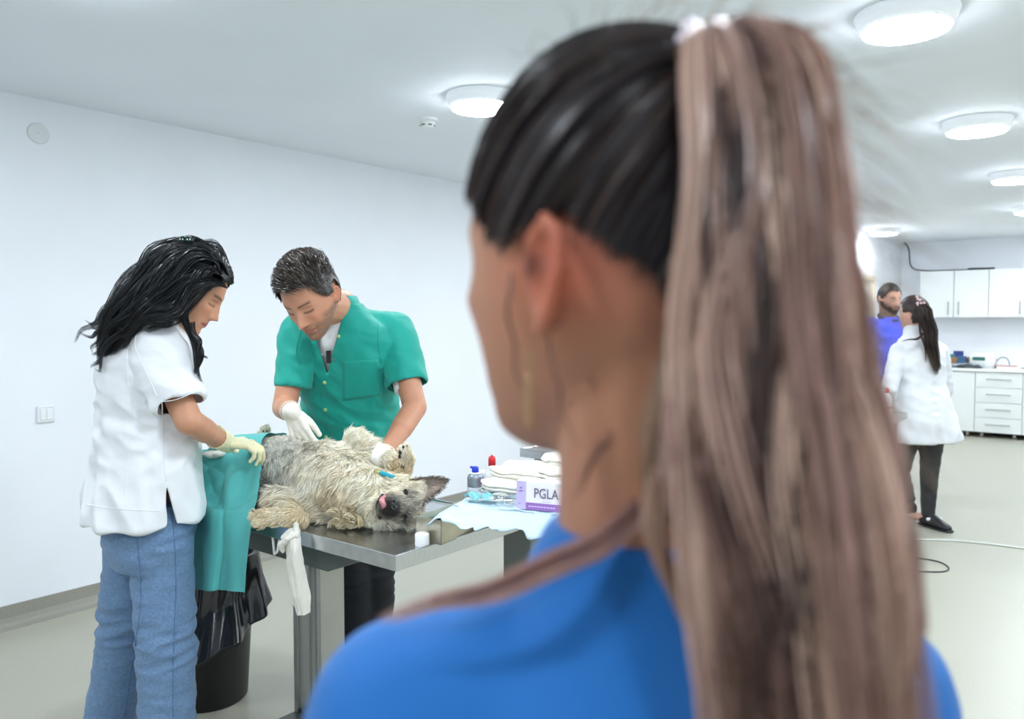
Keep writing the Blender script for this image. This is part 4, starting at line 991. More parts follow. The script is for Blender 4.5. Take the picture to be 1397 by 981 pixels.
# ================================================================== PEOPLE
M_skin = mat('skin', 'ffffff', .48, attr=True, sss=.12, spec=.4, bump=.06, bump_s=500)
M_hair = mat('hair', 'ffffff', .32, attr=True, spec=.55, aniso=.4)
M_dull = mat('hair_soft', 'ffffff', .5, attr=True, spec=.35)
def garment(name, vol, vox, m, par, fold=None, drop=None, it=3, thick=.003, rootpar=None, label=None, keep=None):
    V, Fq = remesh(vol, vox, it); N = normals(V, Fq)
    if fold is not None: V = V+N*fold(V, N)[:, None]; V = relax(V, Fq, 1)
    full = (V.copy(), Fq.copy())
    if drop is not None:
        c = V[Fq].mean(1); n_ = normals(V, Fq)[Fq].mean(1); Fq = Fq[~drop(c, n_)]
        for _ in range(10):
            E = np.concatenate([Fq[:, [k_, (k_+1) % 4]] for k_ in range(4)]); E.sort(1); key = E[:, 0].astype(np.int64)*len(V)+E[:, 1]
            u_, ix, ct = np.unique(key, return_index=True, return_counts=True); B = E[ix[ct == 1]]
            if not len(B): break
            cn = np.bincount(B.ravel(), minlength=len(V)); S_ = np.zeros_like(V)
            for k_ in range(3): S_[:, k_] = np.bincount(B[:, 0], V[B[:, 1], k_], len(V))+np.bincount(B[:, 1], V[B[:, 0], k_], len(V))
            m_ = cn == 2; V[m_] = .4*V[m_]+.6*S_[m_]/2
        used = np.unique(Fq); mp = -np.ones(len(V), int); mp[used] = np.arange(len(used)); V = V[used]; Fq = mp[Fq]
    o = mesh_obj(name, V, Fq, m, par, rootpar=rootpar)
    if drop is not None and thick: md = o.modifiers.new('s', 'SOLIDIFY'); md.thickness = thick; md.offset = -1
    return o, full
def capdrop(cuts):
    """open the flat ends: cuts = (point, axis, radius)"""
    def f(c, n):
        m = np.zeros(len(c), bool)
        for p, ax, r in cuts:
            ax = nrm(ax); m |= (np.linalg.norm(c-p, axis=1) < r) & ((n@ax) > .62) & (((c-p)@ax) > -.014) & (((c-p)@ax) < .02)
        return m
    return f
def person(label, loc): return thing('person', label, 'person', loc)
def patch(tr, pts, n, name, m, par, off=.0015, rootpar=None, thick=.0015):
    """a piece of cloth lying on a surface: pts = four corner pixels, hit along the sight line"""
    q = np.array(pts, float); V = []; ok = True
    for j in range(n):
        for i in range(n):
            a, b = i/(n-1), j/(n-1); px = (q[0]*(1-a)+q[1]*a)*(1-b)+(q[3]*(1-a)+q[2]*a)*b
            h_, nn = hit(tr, px[0], px[1], off)
            if h_ is None: return None
            V.append(h_)
    o = mesh_obj(name, V, [(j*n+i, j*n+i+1, (j+1)*n+i+1, (j+1)*n+i) for j in range(n-1) for i in range(n-1)], m, par, rootpar=rootpar)
    md = o.modifiers.new('s', 'SOLIDIFY'); md.thickness = thick; md.offset = 1
    return o
def seam(tr, pix, name, r, m, par, off=.0005, K=40, rootpar=None):
    pts = []
    for (px, py) in spline([A(a, b, 0) for a, b in pix], K)[:, :2]:
        h_, nn = hit(tr, px, py, off)
        if h_ is not None: pts.append(h_)
    if len(pts) < 4: return None
    return tube(name, pts, r, m, parent=par, K=len(pts)*2, rootpar=rootpar)
def shoe(c, f, m, par, sole=None, L=.25):
    f = nrm(A(f[0], f[1], 0)); r = np.cross(f, Zz); c = A(c[0], c[1], 0); v = Vol()
    v.loft([(c-f*.06+Zz*.05, r*.03, Zz*.045), (c-f*.04+Zz*.05, r*.036, Zz*.045), (c+f*.04+Zz*.055, r*.038, Zz*.05), (c+f*.12+Zz*.036, r*.045, Zz*.030), (c+f*(L-.08)+Zz*.028, r*.036, Zz*.022), (c+f*(L-.06)+Zz*.024, r*.02, Zz*.014)], 20)
    v.cap(c+Zz*.05, .035, c+Zz*.10, .04)
    V, Fq = remesh(v, .008, 3); V[:, 2] = np.maximum(V[:, 2], .004); o = mesh_obj('shoe', V, Fq, m, par)
    v = Vol(); v.loft([(c-f*.065+Zz*.009, r*.03, Zz*.009), (c-f*.02+Zz*.009, r*.04, Zz*.009), (c+f*.10+Zz*.009, r*.048, Zz*.009), (c+f*(L-.07)+Zz*.009, r*.04, Zz*.009), (c+f*(L-.05)+Zz*.009, r*.02, Zz*.008)], 20)
    mesh_obj('sole', v.arr(), v.F, sole or M_white, o, rootpar=par)

# ------------------------------------------------------------------ 1. woman in the white tunic
fw = nrm(A(.86, .50, 0)); rt = np.cross(fw, Zz)
Hd = Head(P(259, 393, 2.40), A(.80, .12, -.56), A(.55, .12, .80), 1.04)
J = dict(fw=fw, neck=P(216, 438, 2.42), chest=P(200, 500, 2.44), waist=P(198, 600, 2.45), pelvis=P(203, 690, 2.45),
         sh=(P(213, 472, 2.345), P(206, 470, 2.57)), el=(P(257, 574, 2.27), P(255, 570, 2.72)), wr=(P(308, 605, 2.50), P(312, 604, 2.64)),
         hip=(P(217, 730, 2.42), P(188, 730, 2.50)), kn=(P(226, 900, 2.37), P(160, 890, 2.55)), an=(P(226, 1090, 2.40), P(135, 1060, 2.60)))
for k in (0, 1): J['an'][k][2] = .10
W1 = person('woman with long black hair in a white short-sleeved tunic and blue jeans', A(J['pelvis'][0], J['pelvis'][1], 0))
hs = [dict(wr=J['wr'][0]+nrm(J['wr'][0]-J['el'][0])*.0, d=A(.9, .1, -.05), n=A(.1, .1, -1), th=A(0, 1, 0), sc=.88, fat=.92, spread=.03, curl=(.55, .8, .5)),
      dict(wr=J['wr'][1], d=A(.85, -.15, .05), n=A(.1, .2, -1), th=A(0, -1, 0), sc=.88, fat=.92, spread=.03, curl=(.5, .7, .5))]
V, Fq = figure(J, Hd, .0042, 1.0, hands=hs, neckr=.05)
mesh_obj('body', V, Fq, M_skin, W1, col=Hd.paint(V, 'cc9678', lips='a8525a', blush=.35, brow='1b1716'))
M_glove = mat('latex_glove', 'e9e3bb', .45, spec=.4, sss=.08, bump=.15, bump_s=80)
def glove(name, h, wr, el, m, par, extra=.045, grow=1.16):
    v = Vol(); h = dict(h); h['fat'] = h.get('fat', .9)*grow; hand(v, **h); d_ = nrm(el-wr)
    v.cap(wr-d_*.02, .025, wr+d_*extra, .031)
    V, Fq = remesh(v, .0026, 2); N = normals(V, Fq); V = V+N*folds(V, (70, 70, 70), .0009, 3)[:, None]
    o = mesh_obj(name, V, Fq, m, par)
    c = wr+d_*(extra+.028); a_ = nrm(np.cross(d_, Zz)); b_ = np.cross(d_, a_)
    tube('rolled_cuff', [c-d_*.006+.0325*(math.cos(x)*a_+math.sin(x)*b_) for x in np.linspace(0, 2*math.pi, 20)], .0022, m, parent=o, K=48, rootpar=par)
glove('glove', hs[0], J['wr'][0], J['el'][0], M_glove, W1); glove('glove', hs[1], J['wr'][1], J['el'][1], M_glove, W1)
# jeans
v = Vol(); pv = P(203, 680, 2.45)
v.loft([(pv, rt*.165, fw*.12), (P(203, 705, 2.45), rt*.175, fw*.127), (P(203, 735, 2.45), rt*.178, fw*.125), (P(203, 765, 2.45), rt*.165, fw*.10)], 32, e=2.3)
def leg(top, kn_, an_, r0, r1, r2, zend, f):
    s_ = nrm(np.cross(nrm(kn_-top), f)); R = []
    for t_ in np.linspace(0, 1, 10): R.append((top*(1-t_)+kn_*t_, rt*(r0[0]*(1-t_)+r1[0]*t_), fw*(r0[1]*(1-t_)+r1[1]*t_)))
    e_ = an_.copy(); e_[2] = zend
    for t_ in np.linspace(.1, 1, 9): R.append((kn_*(1-t_)+e_*t_, rt*(r1[0]*(1-t_)+r2[0]*t_), fw*(r1[1]*(1-t_)+r2[1]*t_)))
    v.loft(R, 28, e=2.2)
leg(P(219, 735, 2.40), P(227, 880, 2.38), P(229, 1090, 2.40), (.088, .090), (.075, .078), (.078, .080), .04, fw)
leg(P(186, 735, 2.50), P(168, 880, 2.54), P(140, 1060, 2.58), (.088, .090), (.073, .075), (.078, .080), .04, fw)
def jf(V, N):
    z = V[:, 2]; kz = np.exp(-((z-.52)/.10)**2)+.6*np.exp(-((z-.84)/.06)**2)+.5*np.exp(-((z-.12)/.1)**2)
    return folds(V, (7, 7, 26), .014, 2)*kz+folds(V, (7, 7, 14), .006, 9)+folds(V, (9, 9, 34), .003, 19)
M_denim = mat('denim', '6b8aae', .8, noise_s=130, noise_a=.16, bump=.5, bump_s=300, sheen=.1)
jo, (JV, JF) = garment('jeans', v, .0065, M_denim, W1, jf)
tr = tree(JV, JF); M_st = mat('denim_stitch', '587aa2', .8)
seam(tr, [(226, 665), (236, 720), (240, 790), (238, 850), (236, 915), (236, 979)], 'side_seam', .0016, M_st, jo, rootpar=W1)
seam(tr, [(186, 722), (192, 800), (189, 850), (178, 920), (170, 979)], 'inner_seam', .0016, M_st, jo, rootpar=W1)
p_ = patch(tr, [(163, 700), (213, 706), (210, 716), (170, 722)], 10, 'back_pocket', M_denim, jo, rootpar=W1)
for k, f_ in ((0, fw), (1, fw)): shoe(J['an'][k], f_, mat('shoe_white', 'dfe0e0', .5), W1)
# tunic
def tor(spec): return [(P(px, py, d_), rt*a_, fw*b_) for px, py, d_, a_, b_ in spec]
v = Vol()
v.loft(tor([(195, 704, 2.45, .215, .165), (196, 680, 2.45, .213, .160), (198, 640, 2.45, .20, .150), (200, 600, 2.45, .188, .140), (202, 560, 2.45, .180, .135), (201, 520, 2.44, .182, .135),
            (200, 490, 2.44, .182, .130), (203, 465, 2.44, .172, .115), (208, 448, 2.43, .140, .095), (213, 436, 2.42, .095, .080), (216, 428, 2.42, .072, .066), (217, 424, 2.42, .066, .060)]), 48, e=2.3)
for s_, (sh_, cf) in enumerate(((P(210, 462, 2.325), P(245, 549, 2.275)), (P(208, 464, 2.57), P(235, 545, 2.70)))):
    d_ = nrm(cf-sh_); a_ = nrm(np.cross(d_, fw)); b_ = np.cross(d_, a_)
    v.loft([(sh_-d_*.045, a_*.04, b_*.04), (sh_-d_*.02, a_*.062, b_*.066), (sh_+d_*.04, a_*.064, b_*.075), (sh_+(cf-sh_)*.7, a_*.058, b_*.070), (cf, a_*.060, b_*.068)], 32)
v.cap(P(216, 445, 2.42)-rt*(-.02), .050, P(212, 462, 2.335), .060); v.cap(P(216, 445, 2.42)+rt*(-.02), .050, P(208, 464, 2.55), .060)
cf1 = P(245, 549, 2.275); s1 = P(210, 462, 2.325)
def wf(V, N):
    z = V[:, 2]; q = V@np.stack([fw, rt, Zz]).T
    low = sstep(1.15, .95, z)
    f1 = folds(q+np.stack([q[:, 2]*.35, 0*z, 0*z], 1), (9, 9, 2.5), .017, 3)*(.45+.8*low)
    f2 = folds(q+np.stack([q[:, 2]*1.0, 0*z, -q[:, 0]*.6], 1), (11, 8, 10), .012, 6)*(1-low)
    arm = np.exp(-(np.linalg.norm(V-P(222, 500, 2.3), axis=1)/.10)**2)
    return f1+f2+folds(q, (8, 8, 24), .009, 12)*arm+folds(q, (13, 13, 9), .004, 31)
M_tunic = mat('white_cotton', 'eef1f5', .75, bump=.12, bump_s=300, sheen=.1, noise_s=4, noise_a=.01)
hem = P(195, 704, 2.45)
slit_c = P(229, 705, 2.3)
def wdrop(c, n):
    m = capdrop([(hem, -Zz, .3), (cf1, cf1-s1, .066), (P(235, 545, 2.70), P(235, 545, 2.70)-P(208, 464, 2.57), .07)])(c, n)
    # side slit on the near side: an upside down V
    x = c@A(1, 0, 0); px = 698.5+F*c[:, 0]/c[:, 1]; zz = c[:, 2]; top = P(226, 660, 2.3)[2]
    k = (top-zz)/(top-hem[2]); near = (c-hem)@rt > .08
    m |= near & (k > 0) & (px > 222.5+0*k) & (px < 223.5+14*k)
    return m
to, (TV, TF) = garment('tunic', v, .0055, M_tunic, W1, wf, wdrop)
tr = tree(TV, TF); M_seam = M_tunic
seam(tr, [(176, 448), (173, 500), (179, 560), (176, 620), (166, 696)], 'back_seam', .0011, M_seam, to, rootpar=W1)
seam(tr, [(187, 452), (184, 470), (191, 490), (205, 520), (214, 540)], 'sleeve_seam', .0013, M_seam, to, rootpar=W1)
seam(tr, [(221, 548), (222, 600), (226, 657)], 'side_seam', .0012, M_seam, to, rootpar=W1)
seam(tr, [(118, 688), (150, 693), (190, 696), (219, 697)], 'hem_seam', .0011, M_seam, to, rootpar=W1)
seam(tr, [(218, 548), (240, 545), (268, 534)], 'cuff_seam', .0011, M_seam, to, rootpar=W1)
# hair
Lc = lambda x, y, z: Hd.w([(x, y, z)])[0]
def inhair(L):
    x, y, z = L.T; ax = np.abs(x)
    line = np.interp(ax, [0, .03, .055, .075], [.066, .064, .035, -.02])
    front = y > .035
    return np.where(front, (z-line)/.02, np.where(y > .005, (z+.03+(ax < .06)*0)/.02, (z+.085)/.02)).clip(-1, 1)
Vc, Fc = Hd.capmesh(inhair, .016, amp=.004)
def hairobj(par, Vc, Fc, Pths, W, colsA, seed, corec, m=M_hair, ends=None, name='hair', var=.2):
    vv, ff = ribbons(Pths, W, seed); N_, K_ = Pths.shape[:2]
    C = strand_cols(N_, K_, colsA, seed, ends=ends, var=var); V2 = np.concatenate([Vc, vv]) if len(Vc) else vv
    F2 = np.concatenate([np.array(Fc).reshape(-1, 4), ff+len(Vc)]) if len(Vc) else ff
    c2 = np.concatenate([np.repeat(np.array(lin(corec))[None], len(Vc), 0), C]) if len(Vc) else C
    return mesh_obj(name, V2, F2, m, par, col=c2)
rs = np.random.RandomState(21); PT = []
# guide locks: roots on the scalp, swept back and down over the shoulder
guides = []
cr = Lc(0, .02, .125)
def G3(*pts): return [P(*q) for q in pts]
near = [  # near side locks (depth about 2.3)
    [(300, 372, 2.35), (290, 352, 2.31), (262, 350, 2.28), (225, 385, 2.25), (185, 430, 2.25), (150, 465, 2.28), (142, 492, 2.30)],
    [(306, 382, 2.36), (290, 366, 2.31), (262, 372, 2.28), (228, 405, 2.25), (185, 440, 2.24), (158, 470, 2.27), (146, 497, 2.30)],
    [(308, 390, 2.36), (288, 382, 2.31), (262, 390, 2.27), (245, 415, 2.26), (225, 425, 2.24), (190, 440, 2.24), (160, 478, 2.27)],
    [(280, 345, 2.36), (250, 338, 2.32), (215, 355, 2.28), (180, 400, 2.27), (150, 440, 2.28), (137, 478, 2.32), (136, 495, 2.33)],
    [(262, 338, 2.38), (235, 340, 2.34), (205, 365, 2.30), (172, 410, 2.30), (148, 445, 2.31), (135, 470, 2.33)],
    [(285, 350, 2.42), (255, 332, 2.42), (222, 345, 2.42), (196, 375, 2.42), (170, 415, 2.42), (145, 445, 2.42), (128, 457, 2.42)],
    [(270, 340, 2.48), (240, 338, 2.48), (212, 360, 2.48), (190, 395, 2.48), (162, 425, 2.48), (140, 452, 2.45)],
    [(255, 345, 2.33), (228, 362, 2.28), (212, 395, 2.25), (190, 425, 2.25), (165, 452, 2.26), (150, 480, 2.29)],
    [(290, 360, 2.33), (272, 368, 2.28), (255, 395, 2.27), (248, 420, 2.28), (252, 440, 2.29), (262, 470, 2.30), (270, 500, 2.29), (278, 522, 2.29)],
    [(297, 368, 2.34), (278, 376, 2.29), (258, 405, 2.29), (254, 430, 2.29), (260, 455, 2.30), (272, 480, 2.29), (272, 500, 2.29), (268, 512, 2.29)],
    [(280, 372, 2.30), (262, 392, 2.28), (250, 412, 2.28), (240, 425, 2.26), (222, 428, 2.25), (200, 432, 2.25), (175, 455, 2.25)],
    [(296, 356, 2.40), (270, 338, 2.37), (240, 345, 2.31), (205, 385, 2.27), (182, 420, 2.26), (160, 448, 2.27), (141, 470, 2.30)],
    [(311, 378, 2.40), (302, 358, 2.37), (278, 345, 2.34), (245, 360, 2.28), (215, 395, 2.25), (195, 430, 2.24), (165, 465, 2.26)],
    [(312, 384, 2.42), (306, 362, 2.42), (285, 342, 2.42), (252, 334, 2.40), (218, 350, 2.38), (192, 372, 2.38), (184, 374, 2.38)],
    [(225, 352, 2.34), (205, 358, 2.33), (194, 366, 2.33), (188, 374, 2.33), (184, 368, 2.33)],
    [(180, 420, 2.28), (160, 440, 2.28), (140, 452, 2.29), (124, 458, 2.29), (110, 457, 2.29)],
    [(262, 440, 2.29), (268, 462, 2.29), (274, 482, 2.28), (281, 490, 2.28)],
]
for k, gd in enumerate(near):
    small = k >= 14; dn_ = small and 60 or 300
    Rr = [.010, .020, .024, .026, .024, .018, .007] if k not in (8, 9) else [.01, .016, .016, .010, .010, .009, .007, .004]
    if small: Rr = [.010, .007, .004]
    pth = G3(*gd)
    PT.append(lock(pth, Rr, dn_, 20, 100+k, wave=.005, wf=2.2))
    if not small and k not in (8, 9):
        for q in range(3): # loose wavy sub locks at the ends
            off = rs.randn(3)*.014; PT.append(lock([p__+off*min(1, i/3) for i, p__ in enumerate(pth)]+[pth[-1]+off*1.3+A(-.015*rs.rand(), 0, -.03*rs.rand())], [.008, .014, .014, .012, .008, .003], 70, 20, 300+k*7+q, wave=.009, wf=3))
PTH = np.concatenate(PT)
# hair core under the locks
v = Vol(); v.chain(G3((262, 372, 2.36), (225, 392, 2.34), (190, 425, 2.33), (158, 460, 2.34)), [.07, .058, .045, .018]); Vk, Fk = remesh(v, .008, 2)
Fc2 = np.concatenate([np.array(Fc), Fk+len(Vc)]); Vc2 = np.concatenate([Vc, Vk+normals(Vk, Fk)*folds(Vk, (30, 30, 12), .004, 1)[:, None]])
hairobj(W1, Vc2, Fc2, PTH, .0011, ['101317', '0b0d10', '1a1f26', '15191f'], 5, '0c0e11')
t = Vol(); hc = Lc(-.012, -.012, .141)
q0 = P(254, 327, 2.33)
cl_ = bpy.data.objects.new('hair_clip', None); put(cl_, W1); M_clip = mat('clip_green', '14352c', .15, spec=.8)
v = Vol(); v.cap(q0+A(-.016, 0, -.002), .006, q0+A(.016, 0, -.002), .006)
for k in (-1, 0, 1): v.ell(q0+A(k*.011, -.002, .006), A(.006, 0, 0), A(0, .006, 0), A(0, 0, .005), n=10)
mesh_obj('clip_body', v.arr(), v.F, M_clip, cl_, rootpar=W1)
v = Vol()
for k in (-1.3, -.6, .6, 1.3): v.ell(q0+A(k*.011, -.009, -.0), A(.0022, 0, 0), A(0, .002, 0), A(0, 0, .0022), n=8)
mesh_obj('clip_stones', v.arr(), v.F, mat('clip_white', 'dfe8e6', .15), cl_, rootpar=W1)

# ------------------------------------------------------------------ 2. man in the teal tunic
fm = nrm(A(-.30, -.95, 0)); rm = np.cross(fm, Zz)          # his right is to the left of the picture
Hm = Head(P(424, 402, 2.70), A(-.22, -.74, -.62), A(-.30, -.52, .74), 1.12, male=True)
J = dict(fw=fm, neck=P(462, 420, 2.86), chest=P(474, 490, 2.96), waist=P(480, 580, 3.04), pelvis=P(486, 640, 3.10),
         sh=(P(409, 452, 2.86), P(540, 452, 2.95)), el=(P(388, 556, 2.80), P(566, 556, 2.80)), wr=(P(398, 562, 2.60), P(524, 622, 2.62)),
         hip=(P(465, 680, 3.12), P(510, 680, 3.14)), kn=(P(482, 790, 3.10), P(512, 790, 3.16)), an=(P(486, 950, 3.16), P(515, 950, 3.24)))
for k in (0, 1): J['an'][k][2] = .10
W2 = person('dark-haired man in a teal short-sleeved tunic bending over the dog', A(J['pelvis'][0], J['pelvis'][1], 0))
hm = [dict(wr=J['wr'][0], d=A(.42, -.25, -.86), n=A(.35, .9, -.1), th=A(.9, .2, .4), sc=.92, fat=1.0, spread=.03, curl=(.28, .5, .4), thumb=.35),
      dict(wr=J['wr'][1], d=A(-.4, -.5, -.6), n=A(-.4, .5, -.6), th=A(-.5, .5, .5), sc=.95, fat=.95, curl=(.5, .6, .4))]
V, Fq = figure(J, Hm, .0042, 1.08, hands=hm, neckr=.062)
mesh_obj('body', V, Fq, M_skin, W2, col=Hm.paint(V, 'cb9376', lips='a8645c', beard='6a5348', beard_a=.85, blush=.32, brow='3a2c26'))
M_glove2 = mat('white_glove', 'ece8dc', .45, spec=.4, sss=.08, bump=.15, bump_s=80)
glove('glove', hm[0], J['wr'][0], J['el'][0], M_glove2, W2, extra=.01)
glove('glove', hm[1], J['wr'][1], J['el'][1], M_glove2, W2, extra=.0)
# undershirt
def torm(spec): return [(P(px, py, d_), rm*a_, fm*b_) for px, py, d_, a_, b_ in spec]
v = Vol(); v.loft(torm([(478, 600, 3.06, .17, .12), (474, 520, 3.0, .17, .125), (470, 470, 2.93, .165, .120), (466, 445, 2.90, .13, .095), (462, 428, 2.87, .082, .078), (460, 419, 2.86, .070, .068)]), 40)
for sh_, cf in ((P(538, 452, 2.95), P(557, 530, 2.86)),):
    d_ = nrm(cf-sh_); a_ = nrm(np.cross(d_, fm)); b_ = np.cross(d_, a_); v.loft([(sh_, a_*.055, b_*.055), (cf+d_*.010, a_*.050, b_*.054)], 24)
M_tee = mat('white_tee', 'f0f1f3', .8)
garment('undershirt', v, .006, M_tee, W2, it=2)
v = Vol()
v.loft(torm([(484, 640, 3.10, .185, .145), (482, 605, 3.07, .178, .140), (479, 570, 3.04, .172, .138), (476, 530, 3.0, .180, .142), (473, 490, 2.96, .192, .145), (471, 465, 2.93, .190, .135),
             (469, 447, 2.91, .165, .112), (466, 433, 2.89, .115, .090), (464, 423, 2.88, .085, .075), (463, 415, 2.875, .078, .070)]), 56, e=2.3)
cuts = []
for sh_, cf, ra in ((P(408, 452, 2.87), P(399.5, 529, 2.83), .060), (P(541, 449, 2.95), P(556, 526, 2.86), .070)):
    d_ = nrm(cf-sh_); a_ = nrm(np.cross(d_, fm)); b_ = np.cross(d_, a_)
    v.loft([(sh_-d_*.05, a_*.035, b_*.035), (sh_-d_*.025, a_*.055, b_*.058), (sh_+d_*.03, a_*.064, b_*.066), (sh_+(cf-sh_)*.7, a_*ra, b_*ra), (cf, a_*(ra-.002), b_*(ra))], 32); cuts.append((cf, cf-sh_, ra+.006))
v.cap(P(452, 440, 2.86), .055, P(410, 455, 2.87), .062); v.cap(P(474, 440, 2.88), .055, P(538, 453, 2.94), .062)
def mf(V, N):
    q = V@np.stack([fm, rm, Zz]).T; x = q[:, 1]-np.dot(J['chest'], rm)
    z = V[:, 2]; lo = sstep(1.28, 1.05, z)
    d1 = folds(np.stack([q[:, 0], q[:, 1]+q[:, 2]*.8, q[:, 2]-q[:, 1]*.7], 1), (7, 6, 14), .016, 4)
    d2 = folds(np.stack([q[:, 0], q[:, 1]-q[:, 2]*.5, q[:, 2]+q[:, 1]*.5], 1), (8, 11, 6), .011, 14)
    return folds(q, (13, 13, 10), .004, 3)+d1*(.35+.6*lo)+d2*(.5)+np.exp(-(np.linalg.norm(V-P(520, 500, 2.85), axis=1)/.07)**2)*folds(q, (14, 14, 26), .008, 7)
vp = P(443, 512, 2.80)                                    # lowest point of the open neck
def mdrop(c, n):
    px = 698.5+F*c[:, 0]/c[:, 1]; pz = vp[2]; top = P(450, 440, 2.8)[2]; k = (c[:, 2]-pz)/(top-pz)
    fr = (c-J['neck'])@fm > .0
    m = capdrop(cuts)(c, n)
    m |= fr & (k > 0) & (px > 445-20*k) & (px < 446+19*k) & (c[:, 2] < top+.3)
    m |= (np.linalg.norm((c-P(463, 415, 2.875))*A(1, 1, 1), axis=1) < .075) & (n[:, 2] > .5)
    return m
M_teal = mat('teal_cotton', '009e8e', .7, bump=.12, bump_s=300, noise_s=5, noise_a=.03, sheen=.15)
to, (TV, TF) = garment('tunic', v, .0055, M_teal, W2, mf, mdrop)
tr = tree(TV, TF)
M_ts = M_teal
patch(tr, [(467, 493), (516, 490), (522, 540), (468, 547)], 12, 'chest_pocket', M_teal, to, rootpar=W2, off=.0008, thick=.001)
seam(tr, [(446, 514), (441, 540), (441, 570), (443, 612)], 'placket_edge', .0012, M_ts, to, rootpar=W2)
seam(tr, [(516, 440), (516, 470), (522, 500), (534, 530)], 'sleeve_seam', .0015, M_ts, to, rootpar=W2)
seam(tr, [(410, 452), (404, 480), (408, 500), (414, 530)], 'sleeve_seam', .0015, M_ts, to, rootpar=W2)
M_but = mat('button_green', 'b9dd8f', .3)
for k, (px, py) in enumerate(((443, 522), (444, 559), (445, 596), (462, 459), (456, 491), (440, 484.5))):
    h_, nn = hit(tr, px, py)
    if h_ is None: continue
    r_ = .0065 if k < 4 else .0042; a_ = nrm(np.cross(nn, Zz)); b_ = np.cross(nn, a_)
    v = Vol(); v.loft([(h_, a_*r_, b_*r_), (h_+nn*.0025, a_*r_, b_*r_), (h_+nn*.004, a_*r_*.7, b_*r_*.7)], 20); v_o = mesh_obj('button', v.arr(), v.F, M_but if k < 4 else M_steel2, to, rootpar=W2)
# stand collar and lapels of the open neck
ring = []
nk = P(461, 417, 2.868); ups = nrm(A(-.22, -.25, 1))
for an_ in np.linspace(math.radians(-48), math.radians(228), 40):
    dirv = rm*math.cos(an_)*-1+(-fm)*math.sin(an_); ring.append((dirv, an_))
V = []; 
for z_ in (-.045, -.005, .036):
    for dirv, an_ in ring:
        rr = .089-.011*(z_+.035)/.065; V.append(nk+(rm*np.dot(dirv, rm)*rr*1.0+fm*np.dot(dirv, fm)*rr*.92)+ups*z_)
n = len(ring); o = mesh_obj('collar', V, [(j*n+i, j*n+i+1, (j+1)*n+i+1, (j+1)*n+i) for j in range(2) for i in range(n-1)], M_teal, to, rootpar=W2)
md = o.modifiers.new('s', 'SOLIDIFY'); md.thickness = .0035
h0 = P(451, 483, 2.795)
v = Vol(); v.box((-.010, -.003, -.022), (.006, .003, .022)); mesh_obj('shirt_print', v.arr()+P(449, 487, 2.812), v.F, M_black, to, rootpar=W2, smooth=False)
# trousers
v = Vol(); v.loft([(P(486, 630, 3.10), rm*.165, fm*.115), (P(486, 680, 3.12), rm*.175, fm*.12), (P(487, 700, 3.12), rm*.16, fm*.10)], 32)
for i in (0, 1):
    hp, kn_, an_ = J['hip'][i], J['kn'][i], J['an'][i].copy(); an_[2] = .04
    v.loft([(hp, rm*.09, fm*.095), (hp*.5+kn_*.5, rm*.082, fm*.085), (kn_, rm*.072, fm*.075), (kn_*.5+an_*.5, rm*.066, fm*.07), (an_, rm*.064, fm*.068)], 28)
garment('trousers', v, .008, mat('black_denim', '1b1d22', .8, bump=.2, bump_s=300), W2, lambda V, N: folds(V, (8, 8, 28), .009, 5)*np.exp(-((V[:, 2]-.5)/.16)**2)+folds(V, (6, 6, 9), .004, 2))
for k in (0, 1): shoe(J['an'][k], fm, M_black, W2, M_black)
# hair: short, swept
def inh2(L):
    x, y, z = L.T; ax = np.abs(x)
    line = np.interp(ax, [0, .03, .05, .062, .075], [.066, .068, .058, .03, .0])
    return np.where(y > .03, (z-line)/.02, np.where(y > .0, (z-.002)/.02, np.where(y > -.03, (z-.018)/.02, (z+.055)/.02))).clip(-1, 1)
Vc, Fc = Hm.capmesh(inh2, lambda L: .010+.008*sstep(.02, .09, L[:, 2]), amp=.002)
D, _, _, _ = sph(150, 110); L = head_surf(D, True); ok = inh2(L) > .1; D = D[ok]; L = L[ok]; rs = np.random.RandomState(4)
pick = rs.choice(len(L), 5200); Ls = L[pick]+rs.randn(5200, 3)*.0015; Dn = D[pick]
swp = np.stack([.75*np.ones(5200)*np.sign(.6)+0*Ls[:, 0], .25+0*Ls[:, 0], -.1+0*Ls[:, 0]], 1)
topm = sstep(.03, .08, Ls[:, 2])[:, None]
flow = topm*A(-.75, .55, .1)[None]+(1-topm)*np.stack([0*Ls[:, 0], -.25+0*Ls[:, 0], -1+0*Ls[:, 0]], 1)
flow = flow+.25*np.stack([noise(Ls*60+k*5) for k in range(3)], 1); flow -= (flow*Dn).sum(1)[:, None]*Dn
ln = (.014+.030*topm[:, 0])*(.8+.4*rs.rand(5200)); t_ = np.linspace(0, 1, 7)
base_h = (.007+.009*topm[:, 0])
Pl = Ls[:, None]+Dn[:, None]*(base_h[:, None]+.010*topm*np.sin(t_*3.0)[None])[..., None]+flow[:, None]*(ln[:, None]*t_[None])[..., None]
Pw = (Hm.c+(Pl.reshape(-1, 3)*Hm.sc)@Hm.M).reshape(-1, 7, 3)
hairobj(W2, Vc, Fc, Pw, .0014, ['3f352e', '2e2723', '574c43', '241e1b', '7a7067'], 8, '241f1b')

